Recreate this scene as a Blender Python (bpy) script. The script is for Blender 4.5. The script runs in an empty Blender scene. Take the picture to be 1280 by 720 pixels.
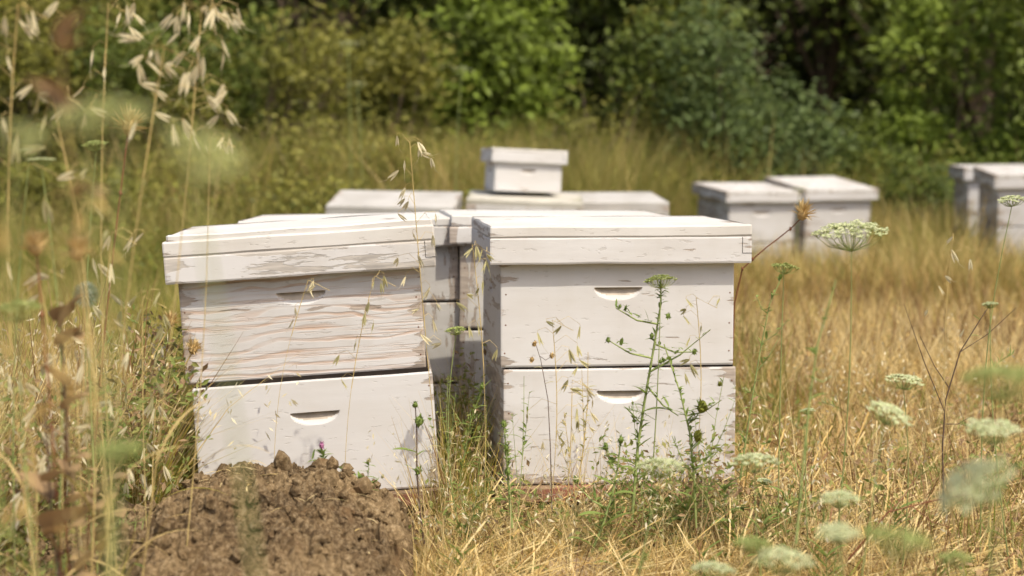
import bpy, math, random
import numpy as np
from mathutils import Matrix, Vector, Euler, noise
R = math.radians
rng = np.random.default_rng(7)
random.seed(11)
sc = bpy.context.scene
col = sc.collection

# ------------------------------------------------------------------ camera geometry
F = 2140.0; CAMH = 0.86; PITCH = math.atan(202 / F)
def at(px, py, d):
    """world point seen at photo pixel (px,py), d metres in front of the lens"""
    fw = Vector((0, math.cos(PITCH), -math.sin(PITCH))); up = Vector((0, math.sin(PITCH), math.cos(PITCH)))
    return Vector((0, 0, CAMH)) + fw * d + Vector((1, 0, 0)) * ((px - 640) / F * d) + up * ((360 - py) / F * d)
def gz(x, y):
    """height of the ground"""
    y = np.asarray(y, float); x = np.asarray(x, float)
    return 0.42 * np.clip(y - 18.5, 0, 26) - 0.024 * np.clip(y - 3.9, 0, 9) + 0.012 * np.sin(x * 2.3 + y) * np.clip((y - 4.2), 0, 1) + 0.008 * np.sin(x * 7.1) * np.cos(y * 5.3)

cam_d = bpy.data.cameras.new('camera'); cam = bpy.data.objects.new('camera', cam_d); col.objects.link(cam)
cam.location = (0, 0, CAMH); cam.rotation_euler = (R(90) - PITCH, 0, 0)
cam_d.sensor_width = 36; cam_d.lens = F * 36 / 1280; cam_d.clip_end = 600; cam_d.clip_start = 0.05
cam_d.dof.use_dof = True; cam_d.dof.focus_distance = 3.45; cam_d.dof.aperture_fstop = 3.3
sc.camera = cam

# ------------------------------------------------------------------ tagging
def tag(o, label=None, cat=None, group=None, kind=None):
    if label: o['label'] = label
    if cat: o['category'] = cat
    if group: o['group'] = group
    if kind: o['kind'] = kind
    return o
def empty(name, loc, rot=(0, 0, 0)):
    o = bpy.data.objects.new(name, None); o.location = loc; o.rotation_euler = rot
    o.empty_display_size = 0.05; col.objects.link(o); return o
def np_obj(name, V, Q, mats, parent=None, midx=None, smooth=False, loc=None):
    V = np.asarray(V, np.float32).reshape(-1, 3); Q = np.asarray(Q, np.int32).reshape(-1, 4)
    me = bpy.data.meshes.new(name)
    me.vertices.add(len(V)); me.vertices.foreach_set('co', V.ravel())
    me.loops.add(Q.size); me.loops.foreach_set('vertex_index', Q.ravel())
    me.polygons.add(len(Q)); me.polygons.foreach_set('loop_start', np.arange(0, Q.size, 4, dtype=np.int32))
    me.polygons.foreach_set('loop_total', np.full(len(Q), 4, np.int32))
    if midx is not None: me.polygons.foreach_set('material_index', np.asarray(midx, np.int32))
    me.polygons.foreach_set('use_smooth', np.full(len(Q), smooth, bool))
    for m in (mats if isinstance(mats, (list, tuple)) else [mats]): me.materials.append(m)
    me.update(calc_edges=True)
    o = bpy.data.objects.new(name, me); col.objects.link(o)
    if parent: o.parent = parent
    if loc is not None: o.location = loc
    return o

class MB:
    """collects polygons, builds ONE mesh object"""
    def __init__(s): s.v = []; s.f = []; s.m = []
    def add(s, vs, fs, m=0):
        k = len(s.v); s.v += [tuple(v) for v in vs]; s.f += [tuple(i + k for i in f) for f in fs]; s.m += [m] * len(fs)
    def box(s, c, d, m=0, rot=None):
        vs = []
        for sx in (-1, 1):
            for sy in (-1, 1):
                for sz in (-1, 1):
                    v = Vector((sx * d[0] / 2, sy * d[1] / 2, sz * d[2] / 2))
                    if rot: v = rot @ v
                    vs.append(v + Vector(c))
        s.add(vs, [(0, 1, 3, 2), (4, 6, 7, 5), (0, 4, 5, 1), (2, 3, 7, 6), (0, 2, 6, 4), (1, 5, 7, 3)], m)
    def tube(s, pts, rad, n=6, m=0):
        pts = [Vector(p) for p in pts]; vs = []; fs = []
        for i, p in enumerate(pts):
            t = (pts[min(i + 1, len(pts) - 1)] - pts[max(i - 1, 0)]).normalized()
            a = Vector((1, 0, 0)) if abs(t.x) < .8 else Vector((0, 1, 0))
            u = t.cross(a).normalized(); w = t.cross(u)
            r = rad[i] if isinstance(rad, (list, tuple)) else rad
            for k in range(n):
                an = 2 * math.pi * k / n; vs.append(p + (u * math.cos(an) + w * math.sin(an)) * r)
        for i in range(len(pts) - 1):
            for k in range(n):
                fs.append((i * n + k, i * n + (k + 1) % n, (i + 1) * n + (k + 1) % n, (i + 1) * n + k))
        s.add(vs, fs, m)
    def blade(s, p0, d, up, L, W, m=0, droop=0.3, seg=5, fold=.25, curl=0):
        """leaf blade from p0 along d, with a midrib fold"""
        d = d.normalized(); side = d.cross(up).normalized(); nn = side.cross(d).normalized()
        vs = []; fs = []; p = Vector(p0); dd = d.copy()
        for i in range(seg + 1):
            t = i / seg
            w = W * math.sin(math.pi * min(1, .12 + t * .88)) ** .8 * .5 if i < seg else 0.0004
            nn2 = side.cross(dd).normalized()
            vs += [p - side * w + nn2 * w * fold, p, p + side * w + nn2 * w * fold]
            p = p + dd * (L / seg)
            dd = (dd - Vector((0, 0, 1)) * droop / seg + nn2 * curl / seg).normalized()
        for i in range(seg):
            a = i * 3; fs += [(a, a + 1, a + 4, a + 3), (a + 1, a + 2, a + 5, a + 4)]
        s.add(vs, fs, m)
    def ell(s, c, r, ax=None, n=8, k=5, m=0, jit=0):
        ax = (ax or Vector((0, 0, 1))).normalized(); q = ax.to_track_quat('Z', 'Y').to_matrix()
        vs = []; fs = []
        for i in range(k + 1):
            th = math.pi * i / k
            for j in range(n):
                ph = 2 * math.pi * j / n
                g = 1 + jit * (random.random() - .5)
                vs.append(Vector(c) + q @ Vector((r[0] * math.sin(th) * math.cos(ph) * g, r[1] * math.sin(th) * math.sin(ph) * g, -r[2] * math.cos(th) * g)))
        for i in range(k):
            for j in range(n): fs.append((i * n + j, i * n + (j + 1) % n, (i + 1) * n + (j + 1) % n, (i + 1) * n + j))
        s.add(vs, fs, m)
    def build(s, name, mats, parent=None, smooth=False, loc=None):
        me = bpy.data.meshes.new(name); me.from_pydata(s.v, [], s.f)
        for m in (mats if isinstance(mats, (list, tuple)) else [mats]): me.materials.append(m)
        me.polygons.foreach_set('material_index', np.array(s.m, np.int32))
        me.polygons.foreach_set('use_smooth', np.full(len(s.f), smooth, bool)); me.update()
        o = bpy.data.objects.new(name, me); col.objects.link(o)
        if parent: o.parent = parent
        if loc is not None: o.location = loc
        return o

# ------------------------------------------------------------------ materials
def new_mat(name):
    m = bpy.data.materials.new(name); m.use_nodes = True; nt = m.node_tree; nt.nodes.clear()
    out = nt.nodes.new('ShaderNodeOutputMaterial'); return m, nt, out
def N(nt, t, **kw):
    n = nt.nodes.new(t)
    for k, v in kw.items():
        if hasattr(n, k): setattr(n, k, v)
        else: n.inputs[k.replace('_', ' ')].default_value = v
    return n
def ramp(nt, stops, fac, interp='LINEAR'):
    n = nt.nodes.new('ShaderNodeValToRGB'); e = n.color_ramp.elements; n.color_ramp.interpolation = interp
    while len(e) < len(stops): e.new(0.5)
    for i, (p, c) in enumerate(stops):
        e[i].position = p; e[i].color = (*c, 1) if len(c) == 3 else c
    nt.links.new(fac, n.inputs[0]); return n.outputs[0]
def island_mat(name, cols, trans=.3, rough=.6, gloss=.25):
    m, nt, out = new_mat(name); L = nt.links.new
    g = N(nt, 'ShaderNodeNewGeometry'); k = len(cols)
    c = ramp(nt, [(i / max(1, k - 1), cc) for i, cc in enumerate(cols)], g.outputs['Random Per Island'])
    b = N(nt, 'ShaderNodeBsdfPrincipled'); b.inputs['Roughness'].default_value = rough
    b.inputs['Specular IOR Level'].default_value = gloss; L(c, b.inputs['Base Color'])
    t = N(nt, 'ShaderNodeBsdfTranslucent'); L(c, t.inputs['Color'])
    mx = N(nt, 'ShaderNodeMixShader'); mx.inputs[0].default_value = trans
    L(b.outputs[0], mx.inputs[1]); L(t.outputs[0], mx.inputs[2]); L(mx.outputs[0], out.inputs[0]); return m
def plain_mat(name, c, rough=.7, spec=.3, var=.0, scale=40):
    m, nt, out = new_mat(name); L = nt.links.new
    b = N(nt, 'ShaderNodeBsdfPrincipled'); b.inputs['Roughness'].default_value = rough; b.inputs['Specular IOR Level'].default_value = spec
    tc = N(nt, 'ShaderNodeTexCoord'); no = N(nt, 'ShaderNodeTexNoise', Scale=scale, Detail=4.0); L(tc.outputs['Object'], no.inputs['Vector'])
    lo = tuple(x * (1 - var) for x in c); hi = tuple(min(1, x * (1 + var)) for x in c)
    L(ramp(nt, [(.3, lo), (.7, hi)], no.outputs[0]), b.inputs['Base Color']); L(b.outputs[0], out.inputs[0]); return m

def paint_mat(name, paint=(.585, .58, .585), wood=(.36, .30, .25), flake=.1, edge=.35, grain=.0, grain_col=(.42, .31, .25), seed=0.0, vertical=False, dirt=.3):
    """old white paint on wood: flakes lifting along the grain, grain ridges, dirt"""
    m, nt, out = new_mat(name); L = nt.links.new
    tc = N(nt, 'ShaderNodeTexCoord'); obj = tc.outputs['Object']; gen = tc.outputs['Generated']
    def mapped(sx, sy, sz, off=0.0):
        mp = N(nt, 'ShaderNodeMapping'); mp.inputs['Scale'].default_value = (sx, sy, sz); mp.inputs['Location'].default_value = (seed + off, seed * 1.7, seed * .6)
        L(obj, mp.inputs['Vector']); return mp.outputs[0]
    def math_(op, a, b=None, c=None):
        n = N(nt, 'ShaderNodeMath'); n.operation = op
        for i, x in enumerate((a, b, c)):
            if x is None: continue
            if isinstance(x, (int, float)): n.inputs[i].default_value = x
            else: L(x, n.inputs[i])
        return n.outputs[0]
    def mix(f, a, b):
        n = N(nt, 'ShaderNodeMix'); n.data_type = 'RGBA'
        if isinstance(f, (int, float)): n.inputs[0].default_value = f
        else: L(f, n.inputs[0])
        for i, x in ((6, a), (7, b)):
            if isinstance(x, tuple): n.inputs[i].default_value = (*x, 1)
            else: L(x, n.inputs[i])
        return n.outputs[2]
    # paint tone
    n1 = N(nt, 'ShaderNodeTexNoise', Scale=1.0, Detail=5.0, Roughness=.6); L(mapped(5, 5, 14), n1.inputs['Vector'])
    dk = tuple(x * (1 - .22 * dirt) for x in (paint[0], paint[1] * .985, paint[2] * .96))
    base = ramp(nt, [(.35, dk), (.62, paint)], n1.outputs[0])
    n8 = N(nt, 'ShaderNodeTexNoise', Scale=1.0, Detail=4.0, Roughness=.55); L(mapped(22, 22, 1.6, 15), n8.inputs['Vector'])
    base = mix(math_('MULTIPLY', ramp(nt, [(.50, (0, 0, 0)), (.72, (1, 1, 1))], n8.outputs[0]), .32 * dirt), base, (.42, .385, .33))
    # fine specks
    n2 = N(nt, 'ShaderNodeTexNoise', Scale=1.0, Detail=3.0, Roughness=.6); L(mapped(30, 30, 105, 3), n2.inputs['Vector'])
    sp = ramp(nt, [(.635, (0, 0, 0)), (.665, (1, 1, 1))], n2.outputs[0])
    base = mix(math_('MULTIPLY', sp, .38 * (.4 + dirt)), base, (.33, .30, .27))
    h = None
    if grain > 0:
        w = N(nt, 'ShaderNodeTexWave'); w.wave_type = 'BANDS'; w.bands_direction = 'Z'
        w.inputs['Scale'].default_value = 7.0; w.inputs['Distortion'].default_value = 14.0; w.inputs['Detail'].default_value = 3.0; w.inputs['Detail Scale'].default_value = .55; w.inputs['Detail Roughness'].default_value = .55
        L(mapped(.8, .8, 2.3, 1), w.inputs['Vector'])
        n5 = N(nt, 'ShaderNodeTexNoise', Scale=1.0, Detail=4.0); L(mapped(3.0, 3.0, 22, 5), n5.inputs['Vector'])
        gm = math_('MULTIPLY', ramp(nt, [(.0, (1, 1, 1)), (.2, (.7, .7, .7)), (.42, (0, 0, 0))], w.outputs['Fac']), ramp(nt, [(.40, (0, 0, 0)), (.6, (1, 1, 1))], n5.outputs[0]))
        n7 = N(nt, 'ShaderNodeTexNoise', Scale=1.0, Detail=3.0, Roughness=.55); L(mapped(5, 5, 190, 8), n7.inputs['Vector'])
        fine = ramp(nt, [(.54, (0, 0, 0)), (.62, (1, 1, 1))], n7.outputs[0])
        gm2 = math_('ADD', gm, math_('MULTIPLY', fine, .55))
        base = mix(math_('MULTIPLY', gm2, grain), base, grain_col)
        h = math_('MULTIPLY', gm2, -1.0)
    # flaking
    sv = (3.2, 3.2, 26) if not vertical else (26, 26, 5)
    n3 = N(nt, 'ShaderNodeTexNoise', Scale=1.6, Detail=8.0, Roughness=.62); L(mapped(*sv, 9), n3.inputs['Vector'])
    n4 = N(nt, 'ShaderNodeTexNoise', Scale=1.0, Detail=3.0); L(mapped(4, 4, 4, 12), n4.inputs['Vector'])
    sx = N(nt, 'ShaderNodeSeparateXYZ'); L(gen, sx.inputs[0])
    ex = math_('ABSOLUTE', math_('SUBTRACT', sx.outputs[0], .5)); ez = math_('ABSOLUTE', math_('SUBTRACT', sx.outputs[2], .5))
    e1 = math_('MULTIPLY', math_('SMOOTH_MIN', math_('MULTIPLY', math_('MAXIMUM', math_('SUBTRACT', ex, .42), 0.0), 14.0), 1.0, .1), edge)
    e2 = math_('MULTIPLY', math_('MULTIPLY', math_('MAXIMUM', math_('SUBTRACT', ez, .40), 0.0), 8.0), edge * .6)
    amt = math_('ADD', math_('ADD', e1, e2), math_('MULTIPLY', math_('SUBTRACT', n4.outputs[0], .5), .30))
    v = math_('ADD', n3.outputs[0], math_('MULTIPLY', amt, .32))
    th = .70 - flake * .32
    mr = N(nt, 'ShaderNodeMapRange'); L(v, mr.inputs[0]); mr.inputs[1].default_value = th; mr.inputs[2].default_value = th + .018
    fl = mr.outputs[0]
    n6 = N(nt, 'ShaderNodeTexNoise', Scale=1.0, Detail=5.0); L(mapped(14, 14, 120, 2), n6.inputs['Vector'])
    wd = ramp(nt, [(.3, tuple(x * .6 for x in wood)), (.7, tuple(min(1, x * 1.25) for x in wood))], n6.outputs[0])
    c = mix(math_('MULTIPLY', fl, .85), base, wd)
    b = N(nt, 'ShaderNodeBsdfPrincipled'); b.inputs['Specular IOR Level'].default_value = .25
    L(c, b.inputs['Base Color']); b.inputs['Roughness'].default_value = .62
    hh = math_('ADD', math_('MULTIPLY', fl, -1.0), math_('MULTIPLY', n3.outputs[0], .6))
    if h is not None: hh = math_('ADD', hh, math_('MULTIPLY', h, .9))
    hh = math_('ADD', hh, math_('MULTIPLY', sp, -.3))
    bp = N(nt, 'ShaderNodeBump'); bp.inputs['Strength'].default_value = .55; bp.inputs['Distance'].default_value = .0016
    L(hh, bp.inputs['Height']); L(bp.outputs[0], b.inputs['Normal']); L(b.outputs[0], out.inputs[0]); return m

W_CLEAN = paint_mat('white_paint_clean', flake=.10, edge=.35, seed=1.3, dirt=.35)
W_CLEAN2 = paint_mat('white_paint_lower', flake=.16, edge=.55, seed=5.1, dirt=.5)
W_GRAIN = paint_mat('white_paint_grain', flake=.16, edge=.6, grain=.85, grain_col=(.47, .345, .27), seed=2.7, dirt=.6)
W_LOWL = paint_mat('white_paint_smooth', flake=.0, edge=.62, seed=8.4, dirt=.2)
W_RIM = paint_mat('white_paint_rim', flake=.16, edge=.3, seed=3.9, dirt=.4)
W_RIMF = paint_mat('white_paint_flaked_rim', flake=.68, edge=.35, wood=(.42, .39, .355), seed=4.4, dirt=.6)
W_TOP = paint_mat('white_paint_top', paint=(.60, .59, .575), flake=.12, edge=.25, seed=6.2, dirt=.5)
W_OLD = paint_mat('white_paint_worn', paint=(.575, .565, .555), flake=.34, edge=.6, seed=7.7, dirt=.9, vertical=True)
W_GREY = paint_mat('grey_weathered_top', paint=(.52, .50, .44), flake=.2, edge=.3, wood=(.3, .29, .2), seed=9.2, dirt=.9)
DARK = plain_mat('joint_and_gap_shade', (.018, .012, .009), var=.4)  # dark joint lines, and shade painted as colour into the gaps between boxes
BOARD = paint_mat('faded_red_board', paint=(.26, .11, .075), wood=(.25, .18, .11), flake=.62, edge=.4, seed=2.2, dirt=1)
RUN = plain_mat('old_wood', (.13, .095, .065), var=.35)
W_BACK = paint_mat('white_paint_back_lids', paint=(.48, .47, .455), flake=.2, edge=.4, seed=3.3, dirt=1)
NAIL = plain_mat('rusty_nail', (.16, .075, .04), var=.3)
HOLEC = plain_mat('bare_handle_wood', (.46, .40, .33), var=.2)

# ------------------------------------------------------------------ hive geometry
def lines(L, extra):
    """sorted cut positions across a panel of width L"""
    s = {-L / 2, L / 2, -L / 2 + .004, L / 2 - .004}
    n = max(3, int(L / .035))
    for i in range(1, n): s.add(round(-L / 2 + L * i / n, 5))
    for e in extra:
        if -L / 2 + .006 < e < L / 2 - .006: s.add(round(e, 5))
    o = sorted(s); r = [o[0]]
    for x in o[1:]:
        if x - r[-1] > .0009: r.append(x)
    r[-1] = L / 2
    return r
def handled_box(w, d, h, handle=True, r=.0018, wob=.0008, seed=0, hz=None, hw=.052, hh=.019):
    """box shell centred on x,y, z 0..h; scooped hand holds in all four sides"""
    mb = MB(); rd = random.Random(seed)
    hz = h * .74 if hz is None else hz
    for k in range(4):
        L, D = (w, d) if k % 2 == 0 else (d, w)
        ex = [hw * math.sin(t * math.pi / 2 / 12) * s for t in range(13) for s in (-1, 1)] + [-hw - .001, hw + .001] if handle else []
        U = lines(L, ex)
        zz = sorted(set([0, .004, h - .004, h] + [h * i / 6 for i in range(1, 6)] + ([hz - hh * i / 10 for i in range(-1, 13)] + [hz + .0012] if handle else [])))
        V = [zz[0]]
        for z in zz[1:]:
            if z - V[-1] > .0009: V.append(z)
        if V[-1] != h: V[-1] = h
        a = Matrix.Rotation(k * math.pi / 2, 3, 'Z'); vs = []
        for z in V:
            for u in U:
                off = 0
                if handle and abs(u) < hw and z <= hz:
                    depth_line = hh * math.sqrt(max(0, 1 - (u / hw) ** 2))      # lower arc of the scoop
                    q = (hz - z) / max(1e-6, depth_line)
                    if q < 1: off = .013 * (1 - q) ** .85 * min(1, depth_line / hh * 1.5)
                uu, z2, o2 = u, z, off
                if abs(abs(u) - L / 2) < 1e-6: uu = math.copysign(L / 2 - r * .5, u); o2 = r * .5
                if z < 1e-6 or abs(z - h) < 1e-6:
                    o2 = r
                    if abs(abs(u) - L / 2) < 1e-6: uu = math.copysign(L / 2 - r, u)
                z2 += wob * noise.noise(Vector((u * 9 + k * 5, z * 5, seed * 3.1)))*(1.6 if (z < .005 or z > h - .005) else .3)
                vs.append(a @ Vector((uu, -D / 2 + o2, z2)))
        nU = len(U); fs = []; f2 = []
        for i in range(len(V) - 1):
            for j in range(nU - 1):
                uc = (U[j] + U[j + 1]) / 2; zc = (V[i] + V[i + 1]) / 2
                deep = handle and abs(uc) < hw and zc <= hz + .001 and (hz - zc) < .62 * hh * math.sqrt(max(0, 1 - (uc / hw) ** 2))
                (f2 if deep else fs).append((i * nU + j, i * nU + j + 1, (i + 1) * nU + j + 1, (i + 1) * nU + j))
        mb.add(vs, fs); mb.add(vs, f2, 2)
    rr = r + .0002
    mb.add([(-w / 2 + rr, -d / 2 + rr, h - .001), (w / 2 - rr, -d / 2 + rr, h - .001), (w / 2 - rr, d / 2 - rr, h - .001), (-w / 2 + rr, d / 2 - rr, h - .001)], [(0, 1, 2, 3)])
    mb.add([(-w / 2 + rr, -d / 2 + rr, .001), (w / 2 - rr, -d / 2 + rr, .001), (w / 2 - rr, d / 2 - rr, .001), (-w / 2 + rr, d / 2 - rr, .001)], [(3, 2, 1, 0)])
    return mb
def pose(yaw, tilt, roll):
    return Matrix.Rotation(R(yaw), 3, 'Z') @ Matrix.Rotation(R(tilt), 3, 'X') @ Matrix.Rotation(R(roll), 3, 'Y')
def hive(lidxyz, ang, label, lid=(.565, .47), body=(.508, .413), boxes=(.2125, .2437), rim=.057, slab=.026, cap=0, mats=None, base=True, gap=.005, seed=0, group='white hives standing in the grass', shift=None, rim_over=0, slab_off=(0, 0), hzr=(.76, .80), hh=.027, hw=.052, cat='beehive', name='beehive'):
    """lidxyz = centre of the lid's bottom edge plane"""
    mt = dict(rim=W_RIM, slab=W_TOP, box=[W_CLEAN, W_CLEAN2]); mt.update(mats or {})
    M = pose(*ang); tot = sum(boxes) + gap * (len(boxes) - 1) + (.0 if not base else .0)
    org = Vector(lidxyz) - M @ Vector((0, 0, tot))
    down = .0
    if base: down = .034
    root_loc = org - M @ Vector((0, 0, down))
    root = empty(name, root_loc, M.to_euler()); tag(root, label, cat, group)
    RUST = NAIL
    z = down
    if base:
        mb = MB(); mb.box((0, -.012, .017), (body[0] + .012, body[1] + .05, .028)); mb.build('bottom_board', BOARD, root)
        for s in (-1, 1):
            mb = MB(); mb.box((0, 0, 0), (body[0] - .02 + s * .03, .05, .16)); mb.build('runner', RUN, root, loc=(0, s * (body[1] / 2 - .05), -.078))
    for i in range(len(boxes) - 1, -1, -1):
        h = boxes[i] + (.03 if i == 0 else 0)
        mb = handled_box(body[0], body[1], h, seed=seed + i, wob=.0009 if i else .0006, hz=boxes[i] * hzr[min(i, 1)], hw=hw, hh=hh)
        for sx_ in (-1, 1):
            for zz_ in (.12, .36, .62, .88): mb.ell((sx_ * (body[0] / 2 - .011 + random.uniform(-.002, .002)), -body[1] / 2, h * zz_), (.0019, .0006, .0019), n=8, k=4, m=3)
        dx, dy = (shift[i] if shift else (0, 0))
        if i > 0:   # gap's shade put in as a dark brown strip on the lower box
            mb.box((0, 0, h + gap * .5), (body[0] - .012, body[1] - .012, gap + .003), 1)
        o = mb.build('upper_box' if i == 0 else 'lower_box', [mt['box'][min(i, len(mt['box']) - 1)], DARK, HOLEC, NAIL], root, loc=(dx, dy, z))
        z += h + (gap if i else -.03)
    lz = z
    rm = handled_box(lid[0], lid[1], rim, handle=False, seed=seed + 20, r=.0016, wob=.0012)
    rm.box((0, 0, rim + .0002), (lid[0] - .022, lid[1] - .022, .002), 1)
    for s in (1,):   # corner joint: thin dark seams
        xx = s * (lid[0] / 2 - .021)
        rm.box((xx, -lid[1] / 2 - .0001, rim * .68), (.0011, .0008, rim * .6), 1)
        rm.box((xx + s * .0105, -lid[1] / 2 - .0001, rim * .38), (.021, .0008, .0011), 1)
    lo = rm.build('lid', [mt['rim'], DARK], root, loc=(0, 0, lz))
    sl = handled_box(lid[0] + rim_over, lid[1] + rim_over, slab, handle=False, seed=seed + 30, r=.0022, wob=.0014)
    s1 = sl.build('top_board', mt['slab'], lo, loc=(slab_off[0], slab_off[1], rim - .0006))
    if cap:
        cp = handled_box(lid[0] - .010, lid[1] - .006, cap, handle=False, seed=seed + 40, r=.005, wob=.002)
        cp.build('cover_sheet', mt['slab'], lo, loc=(.003, .002, rim + slab - .0065))
    return root

GH = 'white beehives grouped in the foreground'; GB = 'white beehives in the back row'; GR = 'white beehives at the right edge of the field'
hive((.209, 3.866, .566), (6.1, -.65, .1), 'crisp white two-box beehive, nearest on the right, with a green weed before it',
     mats=dict(rim=W_RIM, slab=W_TOP, box=[W_CLEAN, W_CLEAN2]), seed=1, group=GH, shift=[(-.003, 0), (.003, -.002)], gap=.0045, slab_off=(0, -.001), boxes=(.2225, .250))
hive((-.458, 3.803, .545), (4.3, -.9, -3.5), 'leaning white beehive with streaky bare wood grain on its upper box, behind the soil heap',
     mats=dict(rim=W_RIMF, slab=W_TOP, box=[W_GRAIN, W_LOWL]), cap=.018, slab=.033, seed=5, group=GH, shift=[(-.006, .003), (.006, -.006)], gap=.0075, rim_over=.0015, boxes=(.216, .2475), hzr=(.83, .72))
hive((.102, 4.47, .566), (6, -1, .6), 'badly peeling white beehive directly behind the crisp right front hive', rim=.042, slab=.028,
     mats=dict(rim=W_OLD, slab=W_TOP, box=[W_OLD, W_OLD]), seed=9, group=GH, gap=.006, slab_off=(.004, .006))
hive((-.398, 4.46, .556), (1, -1, -1.0), 'white beehive with a shallow upper box directly behind the leaning hive', rim=.05, slab=.022, boxes=(.137, .20, .165),
     mats=dict(rim=W_OLD, slab=W_TOP, box=[W_OLD, W_OLD]), seed=13, group=GH, body=(.52, .413))
hive((-.52, 7.671, .470), (-2.4, 6.3, .8), 'white beehive with a wide sloping lid, leftmost of the back row', seed=17, rim=.045, slab=.025, group=GB, mats=dict(slab=W_BACK, rim=W_BACK, box=[W_CLEAN2, W_CLEAN2]))
hive((.056, 7.519, .485), (-1.2, 2.3, 2.35), 'grey topped beehive carrying the small white box on its lid', lid=(.50, .47), body=(.46, .41), seed=21, rim=.045, slab=.025, group=GB, mats=dict(slab=W_GREY, rim=W_OLD, box=[W_CLEAN2, W_CLEAN2]))
hive((.44, 7.95, .468), (5, 3.5, 0), 'beehive with a warped cream lid, right of the grey topped one in the back row', lid=(.50, .47), body=(.46, .41), seed=25, rim=.045, slab=.022, group=GB, mats=dict(slab=W_BACK, rim=W_BACK, box=[W_CLEAN2, W_CLEAN2]))
hive((.051, 7.622, .697), (12, -1.2, 2.7), 'small white one-story hive box perched on the grey topped beehive', lid=(.34, .26), body=(.30, .222), boxes=(.126,), rim=.045, slab=.016, base=False, seed=29, group=GB, hw=.034, hh=.018)
hive((1.272, 9.32, .474), (14.4, 3.6, .5), 'white beehive with dark shaded left side, left one of the far pair', lid=(.432, .52), body=(.376, .463), seed=33, rim=.038, slab=.022, group=GR, mats=dict(slab=W_OLD, box=[W_CLEAN2, W_OLD]))
hive((1.825, 10.16, .463), (16, 6, -.3), 'white beehive with highest peaking lid, right one of the far pair behind the broad umbel', lid=(.47, .565), body=(.413, .508), seed=37, rim=.042, slab=.024, group=GR, mats=dict(slab=W_OLD, box=[W_CLEAN2, W_CLEAN2]))
hive((2.905, 9.70, .538), (-3.5, 3.3, -1.0), 'white beehive cut by the right edge of the picture, nearer of two', lid=(.47, .565), body=(.413, .508), seed=41, rim=.05, slab=.028, group=GR, mats=dict(slab=W_OLD, box=[W_CLEAN2, W_CLEAN2]))
hive((2.985, 10.60, .541), (-5, .5, -.7), 'white beehive mostly hidden behind the one cut by the right edge', lid=(.47, .565), body=(.413, .508), seed=45, rim=.05, slab=.028, group=GR, mats=dict(slab=W_OLD, box=[W_CLEAN2, W_CLEAN2]))
HIVES = [(.209, 3.87, .31, .26), (-.458, 3.80, .31, .26), (.15, 4.47, .31, .26), (-.385, 4.46, .31, .25), (-.52, 7.67, .31, .26), (.056, 7.52, .28, .26), (.44, 7.95, .28, .26), (1.27, 9.32, .26, .31), (1.87, 10.16, .26, .31), (2.9, 9.7, .26, .31), (2.98, 10.6, .26, .31)]
def outside_hives(x, y, m=0.0):
    k = np.ones(len(x), bool)
    for hx, hy, a, b in HIVES: k &= ~((np.abs(x - hx) < a + m - .03) & (np.abs(y - hy) < b + m - .03))
    return k

# ------------------------------------------------------------------ ground
def build_ground():
    xs = np.concatenate([np.linspace(-400, -12, 14), np.linspace(-8, 8, 161), np.linspace(12, 400, 14)])
    ys = np.concatenate([np.linspace(-60, -3, 8), np.linspace(-1, 16, 171), np.linspace(20, 500, 18)])
    X, Y = np.meshgrid(xs, ys); Z = gz(X, Y)
    for i in range(X.shape[0]):
        for j in range(X.shape[1]):
            if -8 <= X[i, j] <= 8 and 1 < Y[i, j] < 9: Z[i, j] += .010 * noise.noise(Vector((X[i, j] * 6, Y[i, j] * 6, 0)))
    V = np.stack([X, Y, Z], -1).reshape(-1, 3); n = len(xs)
    i, j = np.meshgrid(np.arange(len(ys) - 1), np.arange(n - 1), indexing='ij'); a = (i * n + j).ravel()
    Q = np.stack([a, a + 1, a + n + 1, a + n], 1)
    m, nt, out = new_mat('dry_ground'); L = nt.links.new
    tc = N(nt, 'ShaderNodeTexCoord')
    n1 = N(nt, 'ShaderNodeTexNoise', Scale=2.0, Detail=6.0); L(tc.outputs['Object'], n1.inputs[0])
    n2 = N(nt, 'ShaderNodeTexNoise', Scale=55.0, Detail=5.0, Roughness=.7); L(tc.outputs['Object'], n2.inputs[0])
    c1 = ramp(nt, [(.35, (.16, .115, .06)), (.65, (.30, .22, .10))], n1.outputs[0])
    c2 = ramp(nt, [(.3, (.10, .07, .045)), (.7, (.40, .30, .15))], n2.outputs[0])
    mx = N(nt, 'ShaderNodeMix'); mx.data_type = 'RGBA'; mx.inputs[0].default_value = .55; L(c1, mx.inputs[6]); L(c2, mx.inputs[7])
    b = N(nt, 'ShaderNodeBsdfPrincipled'); b.inputs['Roughness'].default_value = .95; b.inputs['Specular IOR Level'].default_value = .1
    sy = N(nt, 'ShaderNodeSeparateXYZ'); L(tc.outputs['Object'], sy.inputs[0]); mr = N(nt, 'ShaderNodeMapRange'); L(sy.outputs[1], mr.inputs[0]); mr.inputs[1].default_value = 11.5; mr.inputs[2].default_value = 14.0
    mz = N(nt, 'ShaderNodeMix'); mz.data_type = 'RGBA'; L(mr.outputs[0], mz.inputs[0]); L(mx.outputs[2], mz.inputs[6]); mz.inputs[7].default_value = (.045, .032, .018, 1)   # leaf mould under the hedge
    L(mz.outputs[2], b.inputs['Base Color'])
    bp = N(nt, 'ShaderNodeBump'); bp.inputs['Distance'].default_value = .01; L(n2.outputs[0], bp.inputs['Height']); L(bp.outputs[0], b.inputs['Normal'])
    L(b.outputs[0], out.inputs[0])
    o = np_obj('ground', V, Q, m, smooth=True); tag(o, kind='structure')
build_ground()

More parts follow.
